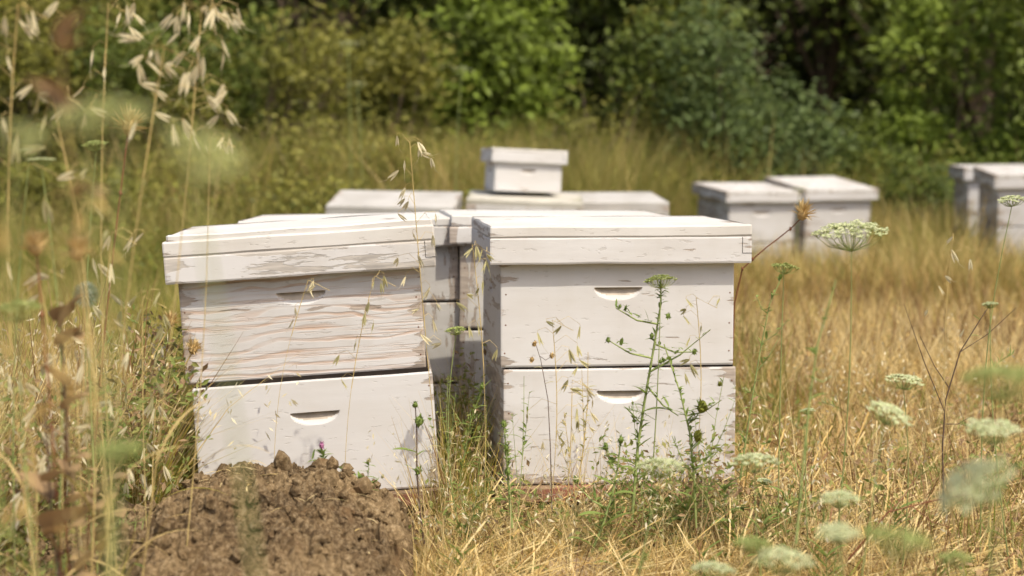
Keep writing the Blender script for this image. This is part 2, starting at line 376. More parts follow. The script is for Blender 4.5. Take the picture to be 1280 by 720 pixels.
# ------------------------------------------------------------------ soil mound
CX = [-1.08, -.95, -.88, -.78, -.675, -.625, -.57, -.50, -.38, -.32, -.265, -.215, -.198, -.178, -.12]
CZ = [.0, .085, .125, .155, .185, .22, .250, .272, .269, .255, .232, .205, .15, .03, -.06]
def mound_h(x, y):
    wy = .03 * noise.noise(Vector((y * 5, 3, 1)))
    p = float(np.interp(x + wy, CX, CZ))
    t = y - 3.08
    d = max(0, 1 - (t / .30) ** 2) if t > 0 else max(0, 1 - (abs(t) / .74) ** 2.2)
    return p * (d ** .45) - .03
def build_mound():
    nx, ny = 330, 300; xs = np.linspace(-1.10, -.13, nx); ys = np.linspace(2.38, 3.44, ny)
    V = np.zeros((ny, nx, 3))
    for i, y in enumerate(ys):
        for j, x in enumerate(xs):
            h = mound_h(x, y); q = Vector((x, y, h))
            k = min(1, max(0, h + .03) * 12)
            d1 = noise.fractal(q * 11, .9, 2.0, 4) * .020
            vd = noise.voronoi(q * 30)[0]; d2 = (.45 - vd[0]) * .034
            vd2 = noise.voronoi(q * 75 + Vector((3, 1, 5)))[0]; d3 = (.4 - vd2[0]) * .015
            d4 = noise.fractal(q * 150, .8, 2.0, 3) * .0035
            d5 = -abs(noise.noise(q * 17 + Vector((9, 2, 4)))) * .035
            D = (d1 + d2 + d3 + d4 + d5) * k
            V[i, j] = (x + noise.noise(q * 24) * .012 * k, y + noise.noise(q * 24 + Vector((7, 7, 7))) * .012 * k, h + D)
    i, j = np.meshgrid(np.arange(ny - 1), np.arange(nx - 1), indexing='ij'); a = (i * nx + j).ravel()
    Q = np.stack([a, a + 1, a + nx + 1, a + nx], 1)
    VV = [V.reshape(-1, 3)]; QQ = [Q]; base = nx * ny
    # crumbs and clods sitting in the surface
    for c in range(2600):
        x = random.uniform(-1.0, -.2); y = random.uniform(2.6, 3.3); h = mound_h(x, y)
        if h < .0: continue
        r = .002 + .014 * random.random() ** 5
        if c % 45 == 0: r = random.uniform(.012, .028)
        n, k = 6, 4; vs = []
        rot = Euler((random.random() * 6, random.random() * 6, 0)).to_matrix()
        sc3 = Vector((1, random.uniform(.6, 1), random.uniform(.5, .9)))
        for a_ in range(k + 1):
            th = math.pi * a_ / k
            for b_ in range(n):
                ph = 2 * math.pi * b_ / n; g = r * random.uniform(.7, 1.15) if 0 < a_ < k else r
                p = rot @ Vector((g * math.sin(th) * math.cos(ph) * sc3.x, g * math.sin(th) * math.sin(ph) * sc3.y, g * math.cos(th) * sc3.z))
                ii = int((y - 2.38) / 1.06 * (ny - 1)); jj = int((x + 1.10) / .97 * (nx - 1))
                vs.append((x + p.x, y + p.y, V[ii, jj, 2] + p.z + r * .25))
        fs = [(base + a_ * n + b_, base + a_ * n + (b_ + 1) % n, base + (a_ + 1) * n + (b_ + 1) % n, base + (a_ + 1) * n + b_) for a_ in range(k) for b_ in range(n)]
        VV.append(np.array(vs)); QQ.append(np.array(fs)); base += len(vs)
    m, nt, out = new_mat('dug_soil'); L = nt.links.new
    tc = N(nt, 'ShaderNodeTexCoord'); g = N(nt, 'ShaderNodeNewGeometry')
    n1 = N(nt, 'ShaderNodeTexNoise', Scale=7.0, Detail=6.0); L(tc.outputs['Object'], n1.inputs[0])
    n2 = N(nt, 'ShaderNodeTexNoise', Scale=120.0, Detail=6.0, Roughness=.75); L(tc.outputs['Object'], n2.inputs[0])
    n3 = N(nt, 'ShaderNodeTexNoise', Scale=14.0, Detail=3.0); mp = N(nt, 'ShaderNodeMapping'); mp.inputs['Location'].default_value = (4, 2, 7); L(tc.outputs['Object'], mp.inputs[0]); L(mp.outputs[0], n3.inputs[0])
    c1 = ramp(nt, [(.36, (.048, .030, .014)), (.5, (.122, .080, .037)), (.66, (.25, .178, .092))], n1.outputs[0])
    c2 = ramp(nt, [(.36, (.025, .016, .009)), (.47, (.13, .085, .044)), (.58, (.30, .22, .125)), (.70, (.50, .41, .28))], n2.outputs[0])
    mx = N(nt, 'ShaderNodeMix'); mx.data_type = 'RGBA'; mx.inputs[0].default_value = .55; L(c1, mx.inputs[6]); L(c2, mx.inputs[7])
    rd = ramp(nt, [(.60, (0, 0, 0)), (.70, (1, 1, 1))], n3.outputs[0])
    mul = N(nt, 'ShaderNodeMath'); mul.operation = 'MULTIPLY'; mul.inputs[1].default_value = .55; L(rd, mul.inputs[0])
    mx2 = N(nt, 'ShaderNodeMix'); mx2.data_type = 'RGBA'; L(mul.outputs[0], mx2.inputs[0]); L(mx.outputs[2], mx2.inputs[6]); mx2.inputs[7].default_value = (.15, .09, .042, 1)
    b = N(nt, 'ShaderNodeBsdfPrincipled'); b.inputs['Roughness'].default_value = .9; b.inputs['Specular IOR Level'].default_value = .2; L(mx2.outputs[2], b.inputs['Base Color'])
    bp = N(nt, 'ShaderNodeBump'); bp.inputs['Distance'].default_value = .004; bp.inputs['Strength'].default_value = .9; L(n2.outputs[0], bp.inputs['Height']); L(bp.outputs[0], b.inputs['Normal'])
    L(b.outputs[0], out.inputs[0])
    o = np_obj('soil_mound', np.concatenate(VV), np.concatenate(QQ), m, smooth=False)
    tag(o, 'crumbly brown heap of dug soil with bits of straw, in front of the leaning hive', 'soil heap')
    return V
MV = build_mound()
def outside_mound(x, y): return ~((x > -.96) & (x < -.18) & (y > 2.4) & (y < 3.36))

# ------------------------------------------------------------------ plant materials
M_GOLD = island_mat('golden_straw', [(.47, .32, .11), (.64, .475, .19), (.54, .375, .13), (.71, .57, .27), (.38, .22, .075)], .3)
M_PALE = island_mat('pale_straw', [(.60, .47, .22), (.70, .58, .32), (.53, .39, .15), (.66, .54, .29)], .3)
M_MEAD = island_mat('meadow_blades', [(.24, .235, .05), (.33, .29, .075), (.18, .20, .04), (.38, .33, .11), (.46, .36, .14)], .35)
M_BROWN = island_mat('brown_stalks', [(.20, .11, .05), (.28, .16, .07), (.14, .075, .04)], .15)
M_YG = island_mat('yellow_green_grass', [(.34, .275, .05), (.43, .34, .07), (.26, .235, .04), (.52, .39, .10)], .35)
M_GREEN = island_mat('green_grass', [(.17, .205, .035), (.24, .26, .045), (.20, .22, .04), (.31, .29, .06)], .35)
M_HUSK = island_mat('oat_husk', [(.70, .64, .44), (.80, .75, .56), (.62, .55, .34), (.78, .72, .54)], .4)
M_HUSKG = island_mat('green_husk', [(.40, .40, .18), (.50, .47, .25), (.58, .5, .28)], .4)
M_STEMG = plain_mat('green_stem', (.24, .29, .10), var=.3)
M_STEMY = plain_mat('straw_stem', (.46, .35, .14), var=.25, spec=.4)
M_STEMB = plain_mat('red_brown_stem', (.19, .075, .035), var=.35)
M_STEMK = plain_mat('dark_stem', (.10, .065, .045), var=.3)
M_UMB = island_mat('umbel_florets', [(.60, .65, .38), (.70, .72, .50), (.50, .58, .28)], .4)
M_UMBN = island_mat('pale_green_umbel_florets', [(.50, .55, .22), (.62, .64, .32), (.42, .48, .18)], .4)
M_UMBG = island_mat('green_umbel_florets', [(.36, .43, .13), (.48, .52, .22), (.28, .36, .10)], .35)
M_THG = island_mat('thistle_gold', [(.55, .40, .16), (.68, .53, .26), (.42, .27, .10), (.74, .62, .36)], .25)
M_GLOBE = island_mat('globe_thistle', [(.32, .38, .32), (.42, .46, .38), (.24, .31, .22)], .15)
M_DRYLEAF = island_mat('dry_curled_leaf', [(.22, .145, .075), (.34, .23, .12), (.15, .09, .045)], .2)
M_LEAF = island_mat('weed_leaf', [(.19, .27, .06), (.25, .33, .09), (.14, .21, .05)], .4)
M_PINK = island_mat('pink_petals', [(.42, .14, .30), (.50, .22, .38)], .3)
M_BARK = plain_mat('shrub_bark', (.12, .085, .055), var=.4)
def foliage_mat(name, base, k=.5):
    c = base; return island_mat(name, [tuple(x * (1 - k) for x in c), c, (c[0] * 1.25, c[1] * 1.2, c[2]), tuple(x * (1 + k * .9) for x in c)], .35, rough=.5, gloss=.3)
FO_OLIVE = foliage_mat('olive_foliage', (.175, .180, .036))
FO_MID = foliage_mat('mid_green_foliage', (.125, .165, .032))
FO_LIGHT = foliage_mat('light_green_foliage', (.18, .245, .038))
FO_TEAL = foliage_mat('blue_green_foliage', (.105, .15, .050))
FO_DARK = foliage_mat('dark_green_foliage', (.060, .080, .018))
FO_YEL = foliage_mat('yellowish_foliage', (.215, .21, .045))

# ------------------------------------------------------------------ grass generators
def blades(x, y, z, h, w, lean, bend, seg=3, az=None):
    n = len(x); az = rng.uniform(0, 2 * np.pi, n) if az is None else az
    fa = rng.uniform(0, 2 * np.pi, n)                       # facing of the flat side
    dx, dy = np.cos(az), np.sin(az); sx, sy = np.cos(fa), np.sin(fa)
    V = np.zeros((n, (seg + 1) * 2, 3)); tip = None
    for i in range(seg + 1):
        t = i / seg
        off = h * (lean * t + bend * t ** 2.4)
        zz = h * t * np.sqrt(np.clip(1 - (lean * .8 + bend * .75 * t) ** 2, .05, 1))
        ww = w * (1 - t ** 1.7) * .5 + w * .06
        cx, cy, cz = x + dx * off, y + dy * off, z + zz
        V[:, 2 * i] = np.stack([cx - sx * ww, cy - sy * ww, cz], 1); V[:, 2 * i + 1] = np.stack([cx + sx * ww, cy + sy * ww, cz], 1)
        tip = np.stack([cx, cy, cz], 1)
    b = (np.arange(n) * (seg + 1) * 2)[:, None, None]
    q = np.array([[2 * i, 2 * i + 1, 2 * i + 3, 2 * i + 2] for i in range(seg)])[None]
    return V.reshape(-1, 3), (b + q).reshape(-1, 4), tip, np.stack([dx, dy], 1)
def heads(tip, dirs, n_per, L, W, spread, drop):
    """seed heads: small lozenge husks hanging around the stalk tips"""
    n = len(tip); k = n * n_per
    c = np.repeat(tip, n_per, 0); t = np.tile(np.linspace(0, 1, n_per), n)
    c = c + np.stack([rng.normal(0, spread, k) * (.3 + t), rng.normal(0, spread, k) * (.3 + t), -t * drop + rng.normal(0, .006, k)], 1)
    a = np.stack([rng.normal(0, .6, k), rng.normal(0, .6, k), -rng.uniform(.2, 1.2, k)], 1); a /= np.linalg.norm(a, axis=1)[:, None]
    s = np.cross(a, rng.normal(0, 1, (k, 3))); s /= np.linalg.norm(s, axis=1)[:, None]
    l = (L * rng.uniform(.7, 1.2, k))[:, None]; w = (W * rng.uniform(.7, 1.2, k))[:, None]
    V = np.stack([c, c + a * l * .45 + s * w, c + a * l, c + a * l * .45 - s * w], 1).reshape(-1, 3)
    return V, np.arange(k * 4).reshape(-1, 4)
def cone(n, d0, d1, x0=-99, x1=99, marg=.5):
    """uniform points on the ground inside the view wedge"""
    X = []; Y = []; tot = 0
    while tot < n:
        y = rng.uniform(d0, d1, n * 2); x = rng.uniform(-.31 * d1 - marg, .31 * d1 + marg, n * 2)
        k = (np.abs(x) < .31 * y + marg) & (x > x0) & (x < x1) & outside_hives(x, y) & outside_mound(x, y)
        X.append(x[k]); Y.append(y[k]); tot += k.sum()
        if k.sum() < 5: break
    return np.concatenate(X)[:n], np.concatenate(Y)[:n]
def field(name, parts_, label):
    """parts: list of dict(x,y,h,w,lean,bend,mat,head)"""
    VV = []; QQ = []; MI = []; mats = []; base = 0
    for p in parts_:
        x, y = p['x'], p['y']; n = len(x)
        h = rng.uniform(p['h'][0], p['h'][1], n) if isinstance(p['h'], tuple) else p['h']
        w = rng.uniform(p['w'] * .6, p['w'] * 1.3, n)
        z = gz(x, y) - .005 + (p.get('z0', 0))
        V, Q, tip, dr = blades(x, y, z, h, w, rng.uniform(0, p['lean'], n), rng.uniform(0, p['bend'], n), seg=p.get('seg', 3))
        if p['mat'] not in mats: mats.append(p['mat'])
        VV.append(V); QQ.append(Q + base); MI.append(np.full(len(Q), mats.index(p['mat']))); base += len(V)
        if p.get('head'):
            fr, npr, L, W, sp, dp, hm = p['head']; k = rng.random(n) < fr
            if hm not in mats: mats.append(hm)
            V, Q = heads(tip[k], dr[k], npr, L, W, sp, dp)
            VV.append(V); QQ.append(Q + base); MI.append(np.full(len(Q), mats.index(hm))); base += len(V)
    o = np_obj(name, np.concatenate(VV), np.concatenate(QQ), mats, midx=np.concatenate(MI)); tag(o, label, 'grass', kind='stuff'); return o
def P(n, d0, d1, h, w, mat, lean=.35, bend=.4, x0=-99, x1=99, head=None, keep=None, seg=3, marg=.5, clump=0):
    x, y = cone(n, d0, d1, x0, x1, marg)
    if clump:
        v = np.array([noise.noise(Vector((a * clump, b * clump, 5.0))) for a, b in zip(x, y)]); k = v + rng.uniform(-.25, .25, len(x)) > 0; x, y = x[k], y[k]
    if keep is not None: k = keep(x, y); x, y = x[k], y[k]
    return dict(x=x, y=y, h=h, w=w, mat=mat, lean=lean, bend=bend, head=head, seg=seg)

# left: dense tall oats and grass beside the soil heap
def kl(x, y): return (x < -.205 * y - .02) | (x < -.86)
field('oat_grass', [
    P(7500, 2.35, 3.75, (.08, .34), .0032, M_YG, x1=-.55, keep=kl, lean=.5, bend=.6, marg=.4),
    P(6000, 2.4, 3.8, (.12, .50), .0028, M_PALE, x1=-.60, keep=kl, lean=.5, bend=.5, marg=.4, head=(.20, 6, .020, .0028, .016, .09, M_HUSK)),
    P(5500, 2.4, 3.8, (.1, .40), .0036, M_GREEN, x1=-.60, keep=kl, clump=3, marg=.4, lean=.5),
    P(5200, 2.4, 3.8, (.1, .50), .0028, M_GOLD, x1=-.58, keep=kl, lean=.55, bend=.5, marg=.4),
    P(1700, 2.4, 3.8, (.15, .58), .0034, M_BROWN, x1=-.60, keep=kl, lean=.35, bend=.2, marg=.4),
    P(30000, 3.7, 6.8, (.08, .32), .0050, M_YG, x1=-.70, marg=.6, lean=.5, bend=.5),
    P(5000, 3.7, 6.8, (.1, .36), .004, M_PALE, x1=-.72, marg=.6, lean=.4, bend=.5, clump=1.5),
    P(12000, 3.7, 6.8, (.06, .30), .0055, M_GREEN, x1=-.72, marg=.6, lean=.5, bend=.5),
], 'dense pale oats and green grass on the left of the hives')
# narrow strip between the two front hives and their rear neighbours
def kg(x, y): return (x > -.19) & (x < -.055)
field('gap_grass', [
    P(190, 3.45, 4.3, (.06, .32), .0030, M_YG, lean=.35, bend=.4, x0=-.19, x1=-.05), P(200, 3.45, 4.2, (.08, .34), .0032, M_GREEN, lean=.3, bend=.35, x0=-.18, x1=-.055),
    P(240, 3.45, 4.2, (.06, .36), .0020, M_PALE, lean=.4, bend=.35, x0=-.19, x1=-.055), P(120, 3.45, 4.1, (.1, .30), .0024, M_GOLD, lean=.35, bend=.3, x0=-.18, x1=-.055),
    P(130, 3.6, 4.1, (.05, .25), .006, M_DRYLEAF, lean=.4, bend=.8, x0=-.19, x1=-.05), P(90, 3.45, 4.1, (.2, .38), .0025, M_BROWN, lean=.25, bend=.1, x0=-.18, x1=-.055),
], 'upright green and straw stalks filling the gap between the two front hives')
# front: broken straw, low dry grass in front of the hives
def kf(x, y): return x > -.20
def kbh(x, y): return (y > 10.6) | ((x > 2.2) & (x < 2.62)) | (x > 3.4) & (y > 10.2)
field('front_dry_grass', [
    P(5200, 2.9, 3.40, (.03, .13), .0026, M_GOLD, x0=-.25, x1=.72, lean=.8, bend=.6, marg=.3),
    P(5200, 2.9, 3.40, (.03, .15), .0022, M_PALE, x0=-.25, x1=.72, lean=.85, bend=.5, marg=.3),
    P(2600, 3.35, 3.66, (.02, .065), .0024, M_PALE, x0=-.25, x1=.72, lean=.8, bend=.6), P(2000, 3.35, 3.66, (.02, .06), .0024, M_GOLD, x0=-.25, x1=.72, lean=.8, bend=.6),
    P(1500, 2.9, 3.60, (.03, .12), .0034, M_GREEN, x0=-.25, x1=.9, lean=.5, bend=.6, marg=.3, clump=5),
    P(700, 3.0, 3.6, (.03, .12), .0045, M_DRYLEAF, x0=-.25, x1=.9, lean=.8, bend=.9, marg=.3),
    P(330, 3.1, 3.62, (.12, .30), .0018, M_PALE, x0=-.2, x1=.6, lean=.4, bend=.4, head=(.4, 6, .014, .002, .008, .06, M_HUSK)),
    P(200, 2.9, 3.62, (.06, .22), .0022, M_BROWN, x0=-.2, x1=.7, lean=.6, bend=.3),
], 'broken low straw and grass at the foot of the front hives')
# right: golden field
field('golden_grass', [
    P(17000, 2.3, 5.2, (.02, .12), .0030, M_GOLD, x0=.50, lean=.95, bend=.9),
    P(12000, 2.3, 5.2, (.03, .15), .0026, M_PALE, x0=.50, lean=.95, bend=.9),
    P(1300, 2.5, 5.2, (.06, .30), .0024, M_BROWN, x0=.55, lean=.55, bend=.25),
    P(6500, 2.4, 6.5, (.03, .20), .0038, M_GREEN, x0=.50, lean=.5, bend=.6, clump=3.5),
    P(900, 2.4, 5.0, (.03, .12), .005, M_DRYLEAF, x0=.50, lean=.8, bend=.9),
    P(700, 2.8, 5.2, (.15, .36), .0020, M_PALE, x0=.55, lean=.4, bend=.4, head=(.3, 6, .014, .002, .012, .07, M_HUSK)),
    P(40000, 5.0, 9.9, (.05, .24), .0058, M_GOLD, x0=.30, lean=.75, bend=.8, marg=.8),
    P(20000, 5.0, 9.9, (.06, .30), .0050, M_PALE, x0=.30, lean=.7, bend=.4, marg=.8, head=(.06, 4, .020, .004, .02, .06, M_GOLD)),
    P(9000, 5.0, 9.9, (.10, .38), .005, M_BROWN, x0=.30, lean=.3, bend=.25, marg=.8, clump=1.2),
    P(9000, 6.5, 9.9, (.10, .30), .006, M_YG, x0=.30, lean=.4, bend=.5, marg=.8, clump=1),
    P(7000, 7.9, 9.05, (.18, .46), .006, M_GOLD, x0=.75, lean=.4, bend=.5, marg=.8), P(6000, 7.9, 9.05, (.18, .48), .006, M_MEAD, x0=.75, lean=.4, bend=.5, marg=.8),
    P(16000, 9.2, 11.8, (.2, .62), .008, M_MEAD, x0=.9, lean=.4, bend=.5, marg=.8, keep=kbh), P(8000, 9.2, 11.8, (.2, .66), .007, M_GOLD, x0=.9, lean=.4, bend=.5, marg=.8, keep=kbh, clump=1.5),
], 'dry golden grass covering the open field on the right')
# middle distance: yellow-green meadow up to the hedge
def kmr(x, y): return (x < .75) | (y > 10.9)
def kc(x, y): return (x > rng.normal(-2.1, .4, len(x))) & (x < rng.normal(1.35, .25, len(x)))      # tall band in the middle
def kcc(x, y): return kc(x, y) & kmr(x, y)
field('meadow_grass', [
    P(22000, 4.6, 8.6, (.08, .36), .006, M_MEAD, x0=-2.9, x1=.8, marg=.8), P(12000, 4.6, 8.6, (.08, .36), .006, M_GREEN, x0=-2.9, x1=.4, marg=.8),
    P(6000, 4.6, 8.6, (.1, .36), .005, M_GOLD, x0=-2.8, x1=.8, marg=.8, clump=1),
    P(26000, 8.2, 12.2, (.20, .60), .0085, M_MEAD, marg=1.2, lean=.45, bend=.5, keep=kmr), P(30000, 10.0, 12.2, (.35, 1.15), .009, M_MEAD, lean=.4, bend=.5, keep=kcc), P(9000, 8.8, 10.2, (.25, .75), .008, M_MEAD, x0=-3.2, x1=.6, lean=.4, bend=.5),
    P(20000, 8.2, 12.2, (.2, .55), .008, M_GREEN, marg=1.2, lean=.5, keep=kmr, clump=.9),
    P(9000, 9.6, 12.0, (.3, 1.12), .007, M_GOLD, marg=1.2, lean=.35, bend=.4, keep=kcc, clump=1.4), P(5000, 9.6, 12.4, (.2, .65), .007, M_GOLD, marg=1.2, lean=.4, bend=.4, keep=kmr, clump=1.1),
    P(2600, 9.4, 12.0, (.3, .85), .008, M_BROWN, marg=1.2, lean=.4, bend=.3, clump=1.3, keep=kmr),
    P(12000, 11.5, 14.5, (.3, .9), .011, M_GREEN, marg=1.5), P(9000, 11.5, 14.5, (.3, 1.0), .010, M_MEAD, marg=1.5),
], 'tall yellow-green meadow grass between the hives and the hedge')
# straw litter lying on the soil
def litter(n, d0, d1, x0, x1, lift, mats_, name, label, zf=None):
    x, y = cone(n, d0, d1, x0, x1, .3); n = len(x)
    az = rng.uniform(0, np.pi * 2, n); L = rng.uniform(.04, .22, n); w = rng.uniform(.0008, .0018, n); el = rng.normal(.05, .22, n); cv = rng.normal(0, .35, n)
    seg = 4; V = np.zeros((n, (seg + 1) * 2, 3)); z0 = gz(x, y) + rng.uniform(.003, lift, n) if zf is None else zf(x, y)
    px, py, pz = x.copy(), y.copy(), z0.copy()
    for i in range(seg + 1):
        a = az + cv * (i / seg - .5); nx, ny = -np.sin(a), np.cos(a)
        V[:, 2 * i] = np.stack([px - nx * w, py - ny * w, pz], 1); V[:, 2 * i + 1] = np.stack([px + nx * w, py + ny * w, pz + w * .8], 1)
        px = px + np.cos(a) * np.cos(el) * L / seg; py = py + np.sin(a) * np.cos(el) * L / seg; pz = np.maximum(pz + np.sin(el) * L / seg, gz(px, py) + .003)
    b = (np.arange(n) * (seg + 1) * 2)[:, None, None]; q = np.array([[2 * i, 2 * i + 1, 2 * i + 3, 2 * i + 2] for i in range(seg)])[None]
    Q = (b + q).reshape(-1, 4); mi = np.repeat(rng.integers(0, len(mats_), n), seg)
    o = np_obj(name, V.reshape(-1, 3), Q, mats_, midx=mi); tag(o, label, 'straw', kind='stuff')
litter(9000, 2.9, 3.7, -.22, .8, .05, [M_PALE, M_GOLD, M_PALE], 'straw_litter', 'loose pale straw lying at the foot of the front hives')
litter(16000, 2.4, 5.4, .5, 9, .05, [M_GOLD, M_PALE, M_GOLD, M_BROWN], 'field_straw', 'flattened golden straw lying over the field on the right')

# ------------------------------------------------------------------ individual plants
def curve_pts(a, b, sag, n=8, side=None):
    a, b = Vector(a), Vector(b); side = side or Vector((random.uniform(-1, 1), random.uniform(-.4, .4), 0))
    return [a.lerp(b, i / (n - 1)) + side * sag * math.sin(math.pi * (i / (n - 1)) ** 1.3) for i in range(n)]
def base_for(top, dx=0.0, dy=0.0):
    x, y = top.x + dx, top.y + dy; return Vector((x, y, float(gz(x, y)) - .01))

def spikelet_mesh():
    mb = MB()
    for s in (-1, 1):
        mb.blade((0, 0, 0), Vector((s * .16, 0, -1)), Vector((0, 1, 0)), .025, .0050, 0, droop=0, seg=5, fold=.5 * s)
    mb.blade((0, 0, -.002), Vector((0.03, 0, -1)), Vector((1, 0, 0)), .019, .004, 0, droop=0, seg=4, fold=.5)
    mb.tube([(0, 0, -.012), (.003, 0, -.03), (.010, .002, -.042)], [.0003, .00025, .0001], 3)
    me = mb.build('spikelet', M_HUSK); return me
_sp = spikelet_mesh(); SPK = _sp.data; bpy.data.objects.remove(_sp)
SPKY = SPK.copy(); SPKY.materials[0] = M_GOLD
SPKG = SPK.copy(); SPKG.materials[0] = M_HUSKG
def spikelet(parent, loc, tilt, s, green=False):
    o = bpy.data.objects.new('spikelet', SPKY if green == 2 else (SPKG if green else SPK)); col.objects.link(o); o.parent = parent; o.location = loc
    o.rotation_euler = (tilt[0], tilt[1], random.uniform(0, 6.28)); o.scale = (s, s, s)
def oat(top, base, label, n=20, s=1.0, pan=.32, green=False, droop=(0.04, -.02), leafy=True, stem_r=.0012, spread=.045, stem_mat=None):
    top = Vector(top); base = Vector(base); L = (top - base).length
    root = empty('wild_oat', base); tag(root, label, 'wild oat', 'wild oats with drooping husks')
    pts = [p - base for p in curve_pts(base, top, L * .05, 12)]
    pts.append(pts[-1] + Vector((droop[0], 0, droop[1])))
    mb = MB(); mb.tube(pts, [stem_r * (1 - .6 * i / 12) for i in range(13)], 5); mb.build('stem', stem_mat or M_STEMY, root, smooth=True)
    br = MB(); k0 = 1 - pan
    _i0 = int(k0 * (len(pts) - 1)); br.tube([p + Vector((.0006, 0, 0)) for p in pts[_i0:]], .0005, 4)
    for i in range(n):
        t = k0 + (1 - k0) * (i / n) ** .9; f = t * (len(pts) - 1); j = min(int(f), len(pts) - 2); p = pts[j].lerp(pts[j + 1], f - j)
        a = random.uniform(0, 6.28); ln = spread * random.uniform(.5, 1.5) * (1.2 - .5 * (t - k0) / (1 - k0))
        e = p + Vector((math.cos(a) * ln, math.sin(a) * ln * .6, ln * random.uniform(-.3, .6)))
        mid = p.lerp(e, .5) + Vector((0, 0, ln * .3))
        br.tube([p, mid, e, e + Vector((0, 0, -.006))], .0004, 3)
        spikelet(root, e + Vector((0, 0, -.005)), (random.gauss(0, .4), random.gauss(-.45, .5)), s * random.uniform(.8, 1.15), green)
    br.build('panicle', stem_mat or M_STEMY, root)
    if leafy:
        for k in range(2):
            p = pts[2 + k * 2]; mb = MB(); a = random.uniform(0, 6.28)
            mb.blade(p, Vector((math.cos(a), math.sin(a) * .5, 1.2)), Vector((0, 0, 1)) if True else None, .16, .006, droop=1.6, seg=8); mb.build('leaf', M_PALE if not green else M_YG, root)
    return root
def umbel(top, label, R_=.045, rays=18, green=False, base=None, tilt=(0, 0), stem_r=.0016, leaves=2, dens=16, name='umbel_flower', cat='umbel flower', dome=.25, stem_m=None):
    top = Vector(top); base = base or base_for(top, random.uniform(-.06, .06), random.uniform(-.03, .03))
    root = empty(name, base); tag(root, label, cat, 'lacy umbel flowers')
    pts = [p - base for p in curve_pts(base, top - Vector((0, 0, R_ * .9)), (top - base).length * .04, 10)]
    mb = MB(); mb.tube(pts, [stem_r * (1 - .5 * i / 9) for i in range(10)], 5); mb.build('stem', stem_m or M_STEMG, root, smooth=True)
    q = Euler((tilt[0], tilt[1], 0)).to_matrix(); c = pts[-1]
    mr = MB(); hd = MB()
    for i in range(rays):
        rr = R_ * math.sqrt((i + .4) / rays); a = i * 2.399 + random.uniform(-.2, .2)
        e = c + q @ Vector((rr * math.cos(a), rr * math.sin(a), R_ * .72 - dome * rr * rr / R_ + random.uniform(-.06, .03) * R_))
        mid = c.lerp(e, .5) + q @ Vector((rr * .18 * math.cos(a), rr * .18 * math.sin(a), -.04 * R_))
        mr.tube([c, mid, e], .0005, 3)
        for k in range(dens):
            b = random.uniform(0, 6.28); r2 = R_ * .19 * math.sqrt(random.random())
            f = e + q @ Vector((r2 * math.cos(b), r2 * math.sin(b), R_ * .10 + random.uniform(-.02, .03) * R_))
            if k % 3 == 0: mr.tube([e, f], .0003, 3)
            s = random.uniform(.0016, .0028) * (R_ / .045) ** .5; nn = q @ Vector((random.gauss(0, .35), random.gauss(0, .35), 1)).normalized()
            u = nn.cross(Vector((math.cos(b), math.sin(b), 0.1))).normalized(); w = nn.cross(u)
            vs = [f] ; 
            for z in range(5):
                an = z * 1.2566; vs.append(f + (u * math.cos(an) + w * math.sin(an)) * s + nn * s * .3)
            hd.add(vs, [(0, 1, 2), (0, 2, 3), (0, 3, 4), (0, 4, 5), (0, 5, 1)])
    mr.build('umbel_rays', (M_UMBN if top.y < 1.2 else M_UMBG) if green else M_STEMG, root); hd.build('flower_head', (M_UMBN if top.y < 1.2 else M_UMBG) if green else M_UMB, root)
    for k in range(leaves):
        j = 2 + k * 3 % 7; p = pts[min(j, 8)]; lf = MB(); a = random.uniform(0, 6.28); d = Vector((math.cos(a), math.sin(a) * .6, .7)).normalized()
        ln = random.uniform(.06, .12)
        mid = [p + d * ln * t + Vector((0, 0, -.25 * ln * t * t)) for t in (0, .33, .66, 1)]
        lf.tube(mid, .0006, 3)
        for m in range(26):
            t = .25 + .75 * random.random(); f = t * 3; j2 = min(int(f), 2); o = mid[j2].lerp(mid[j2 + 1], f - j2)
            lf.blade(o, Vector((random.gauss(0, 1), random.gauss(0, 1), random.gauss(.3, .6))) + d, Vector((0, 0, 1)), random.uniform(.012, .03) * (1.2 - t * .6), .0016, droop=.2, seg=2)
        lf.build('leaf', M_LEAF, root)
    return root
def thistle(top, label, r=.014, base=None, lean=None, stem_m=None, gold=True, twigs=1, headdir=None, path=None):
    top = Vector(top); base = base or base_for(top, *(lean or (random.uniform(-.08, .08), 0)))
    root = empty('dry_thistle', base); tag(root, label, 'thistle', 'dry golden thistles')
    pts = [p - base for p in (path or curve_pts(base, top, (top - base).length * .03, 10))]
    mb = MB(); mb.tube(pts, [.0022 - .0009 * i / 9 for i in range(10)], 6)
    for i in (4, 5, 8): mb.ell(pts[i], (.0030, .0030, .005), n=6, k=4, jit=.5)
    mb.build('stem', stem_m or M_STEMB, root, smooth=True)
    ax = (headdir or (pts[-1] - pts[-2])).normalized(); c = pts[-1] + ax * r * .5
    hd = MB(); hd.ell(c, (r * .55, r * .55, r * .6), ax, jit=.3)
    for i in range(75):
        v = Vector((random.gauss(0, 1), random.gauss(0, 1), random.gauss(0, 1))).normalized()
        if v.dot(ax) < -.45: v = -v
        ln = r * random.uniform(.7, 1.35)
        hd.blade(c + v * r * .4, v + ax * .35, Vector((.1, .3, 1)), ln, r * .17, droop=random.uniform(-.3, .5), seg=3)
    hd.build('flower_head', M_THG, root)
    for k in range(twigs * 2):
        p = pts[2 + k]; lf = MB(); a = random.uniform(0, 6.28)
        lf.blade(p, Vector((math.cos(a), math.sin(a), .5)), Vector((0, 0, 1)), random.uniform(.03, .06), .007, droop=1.5, seg=6, curl=1.0); lf.build('leaf', M_DRYLEAF, root)
    return root
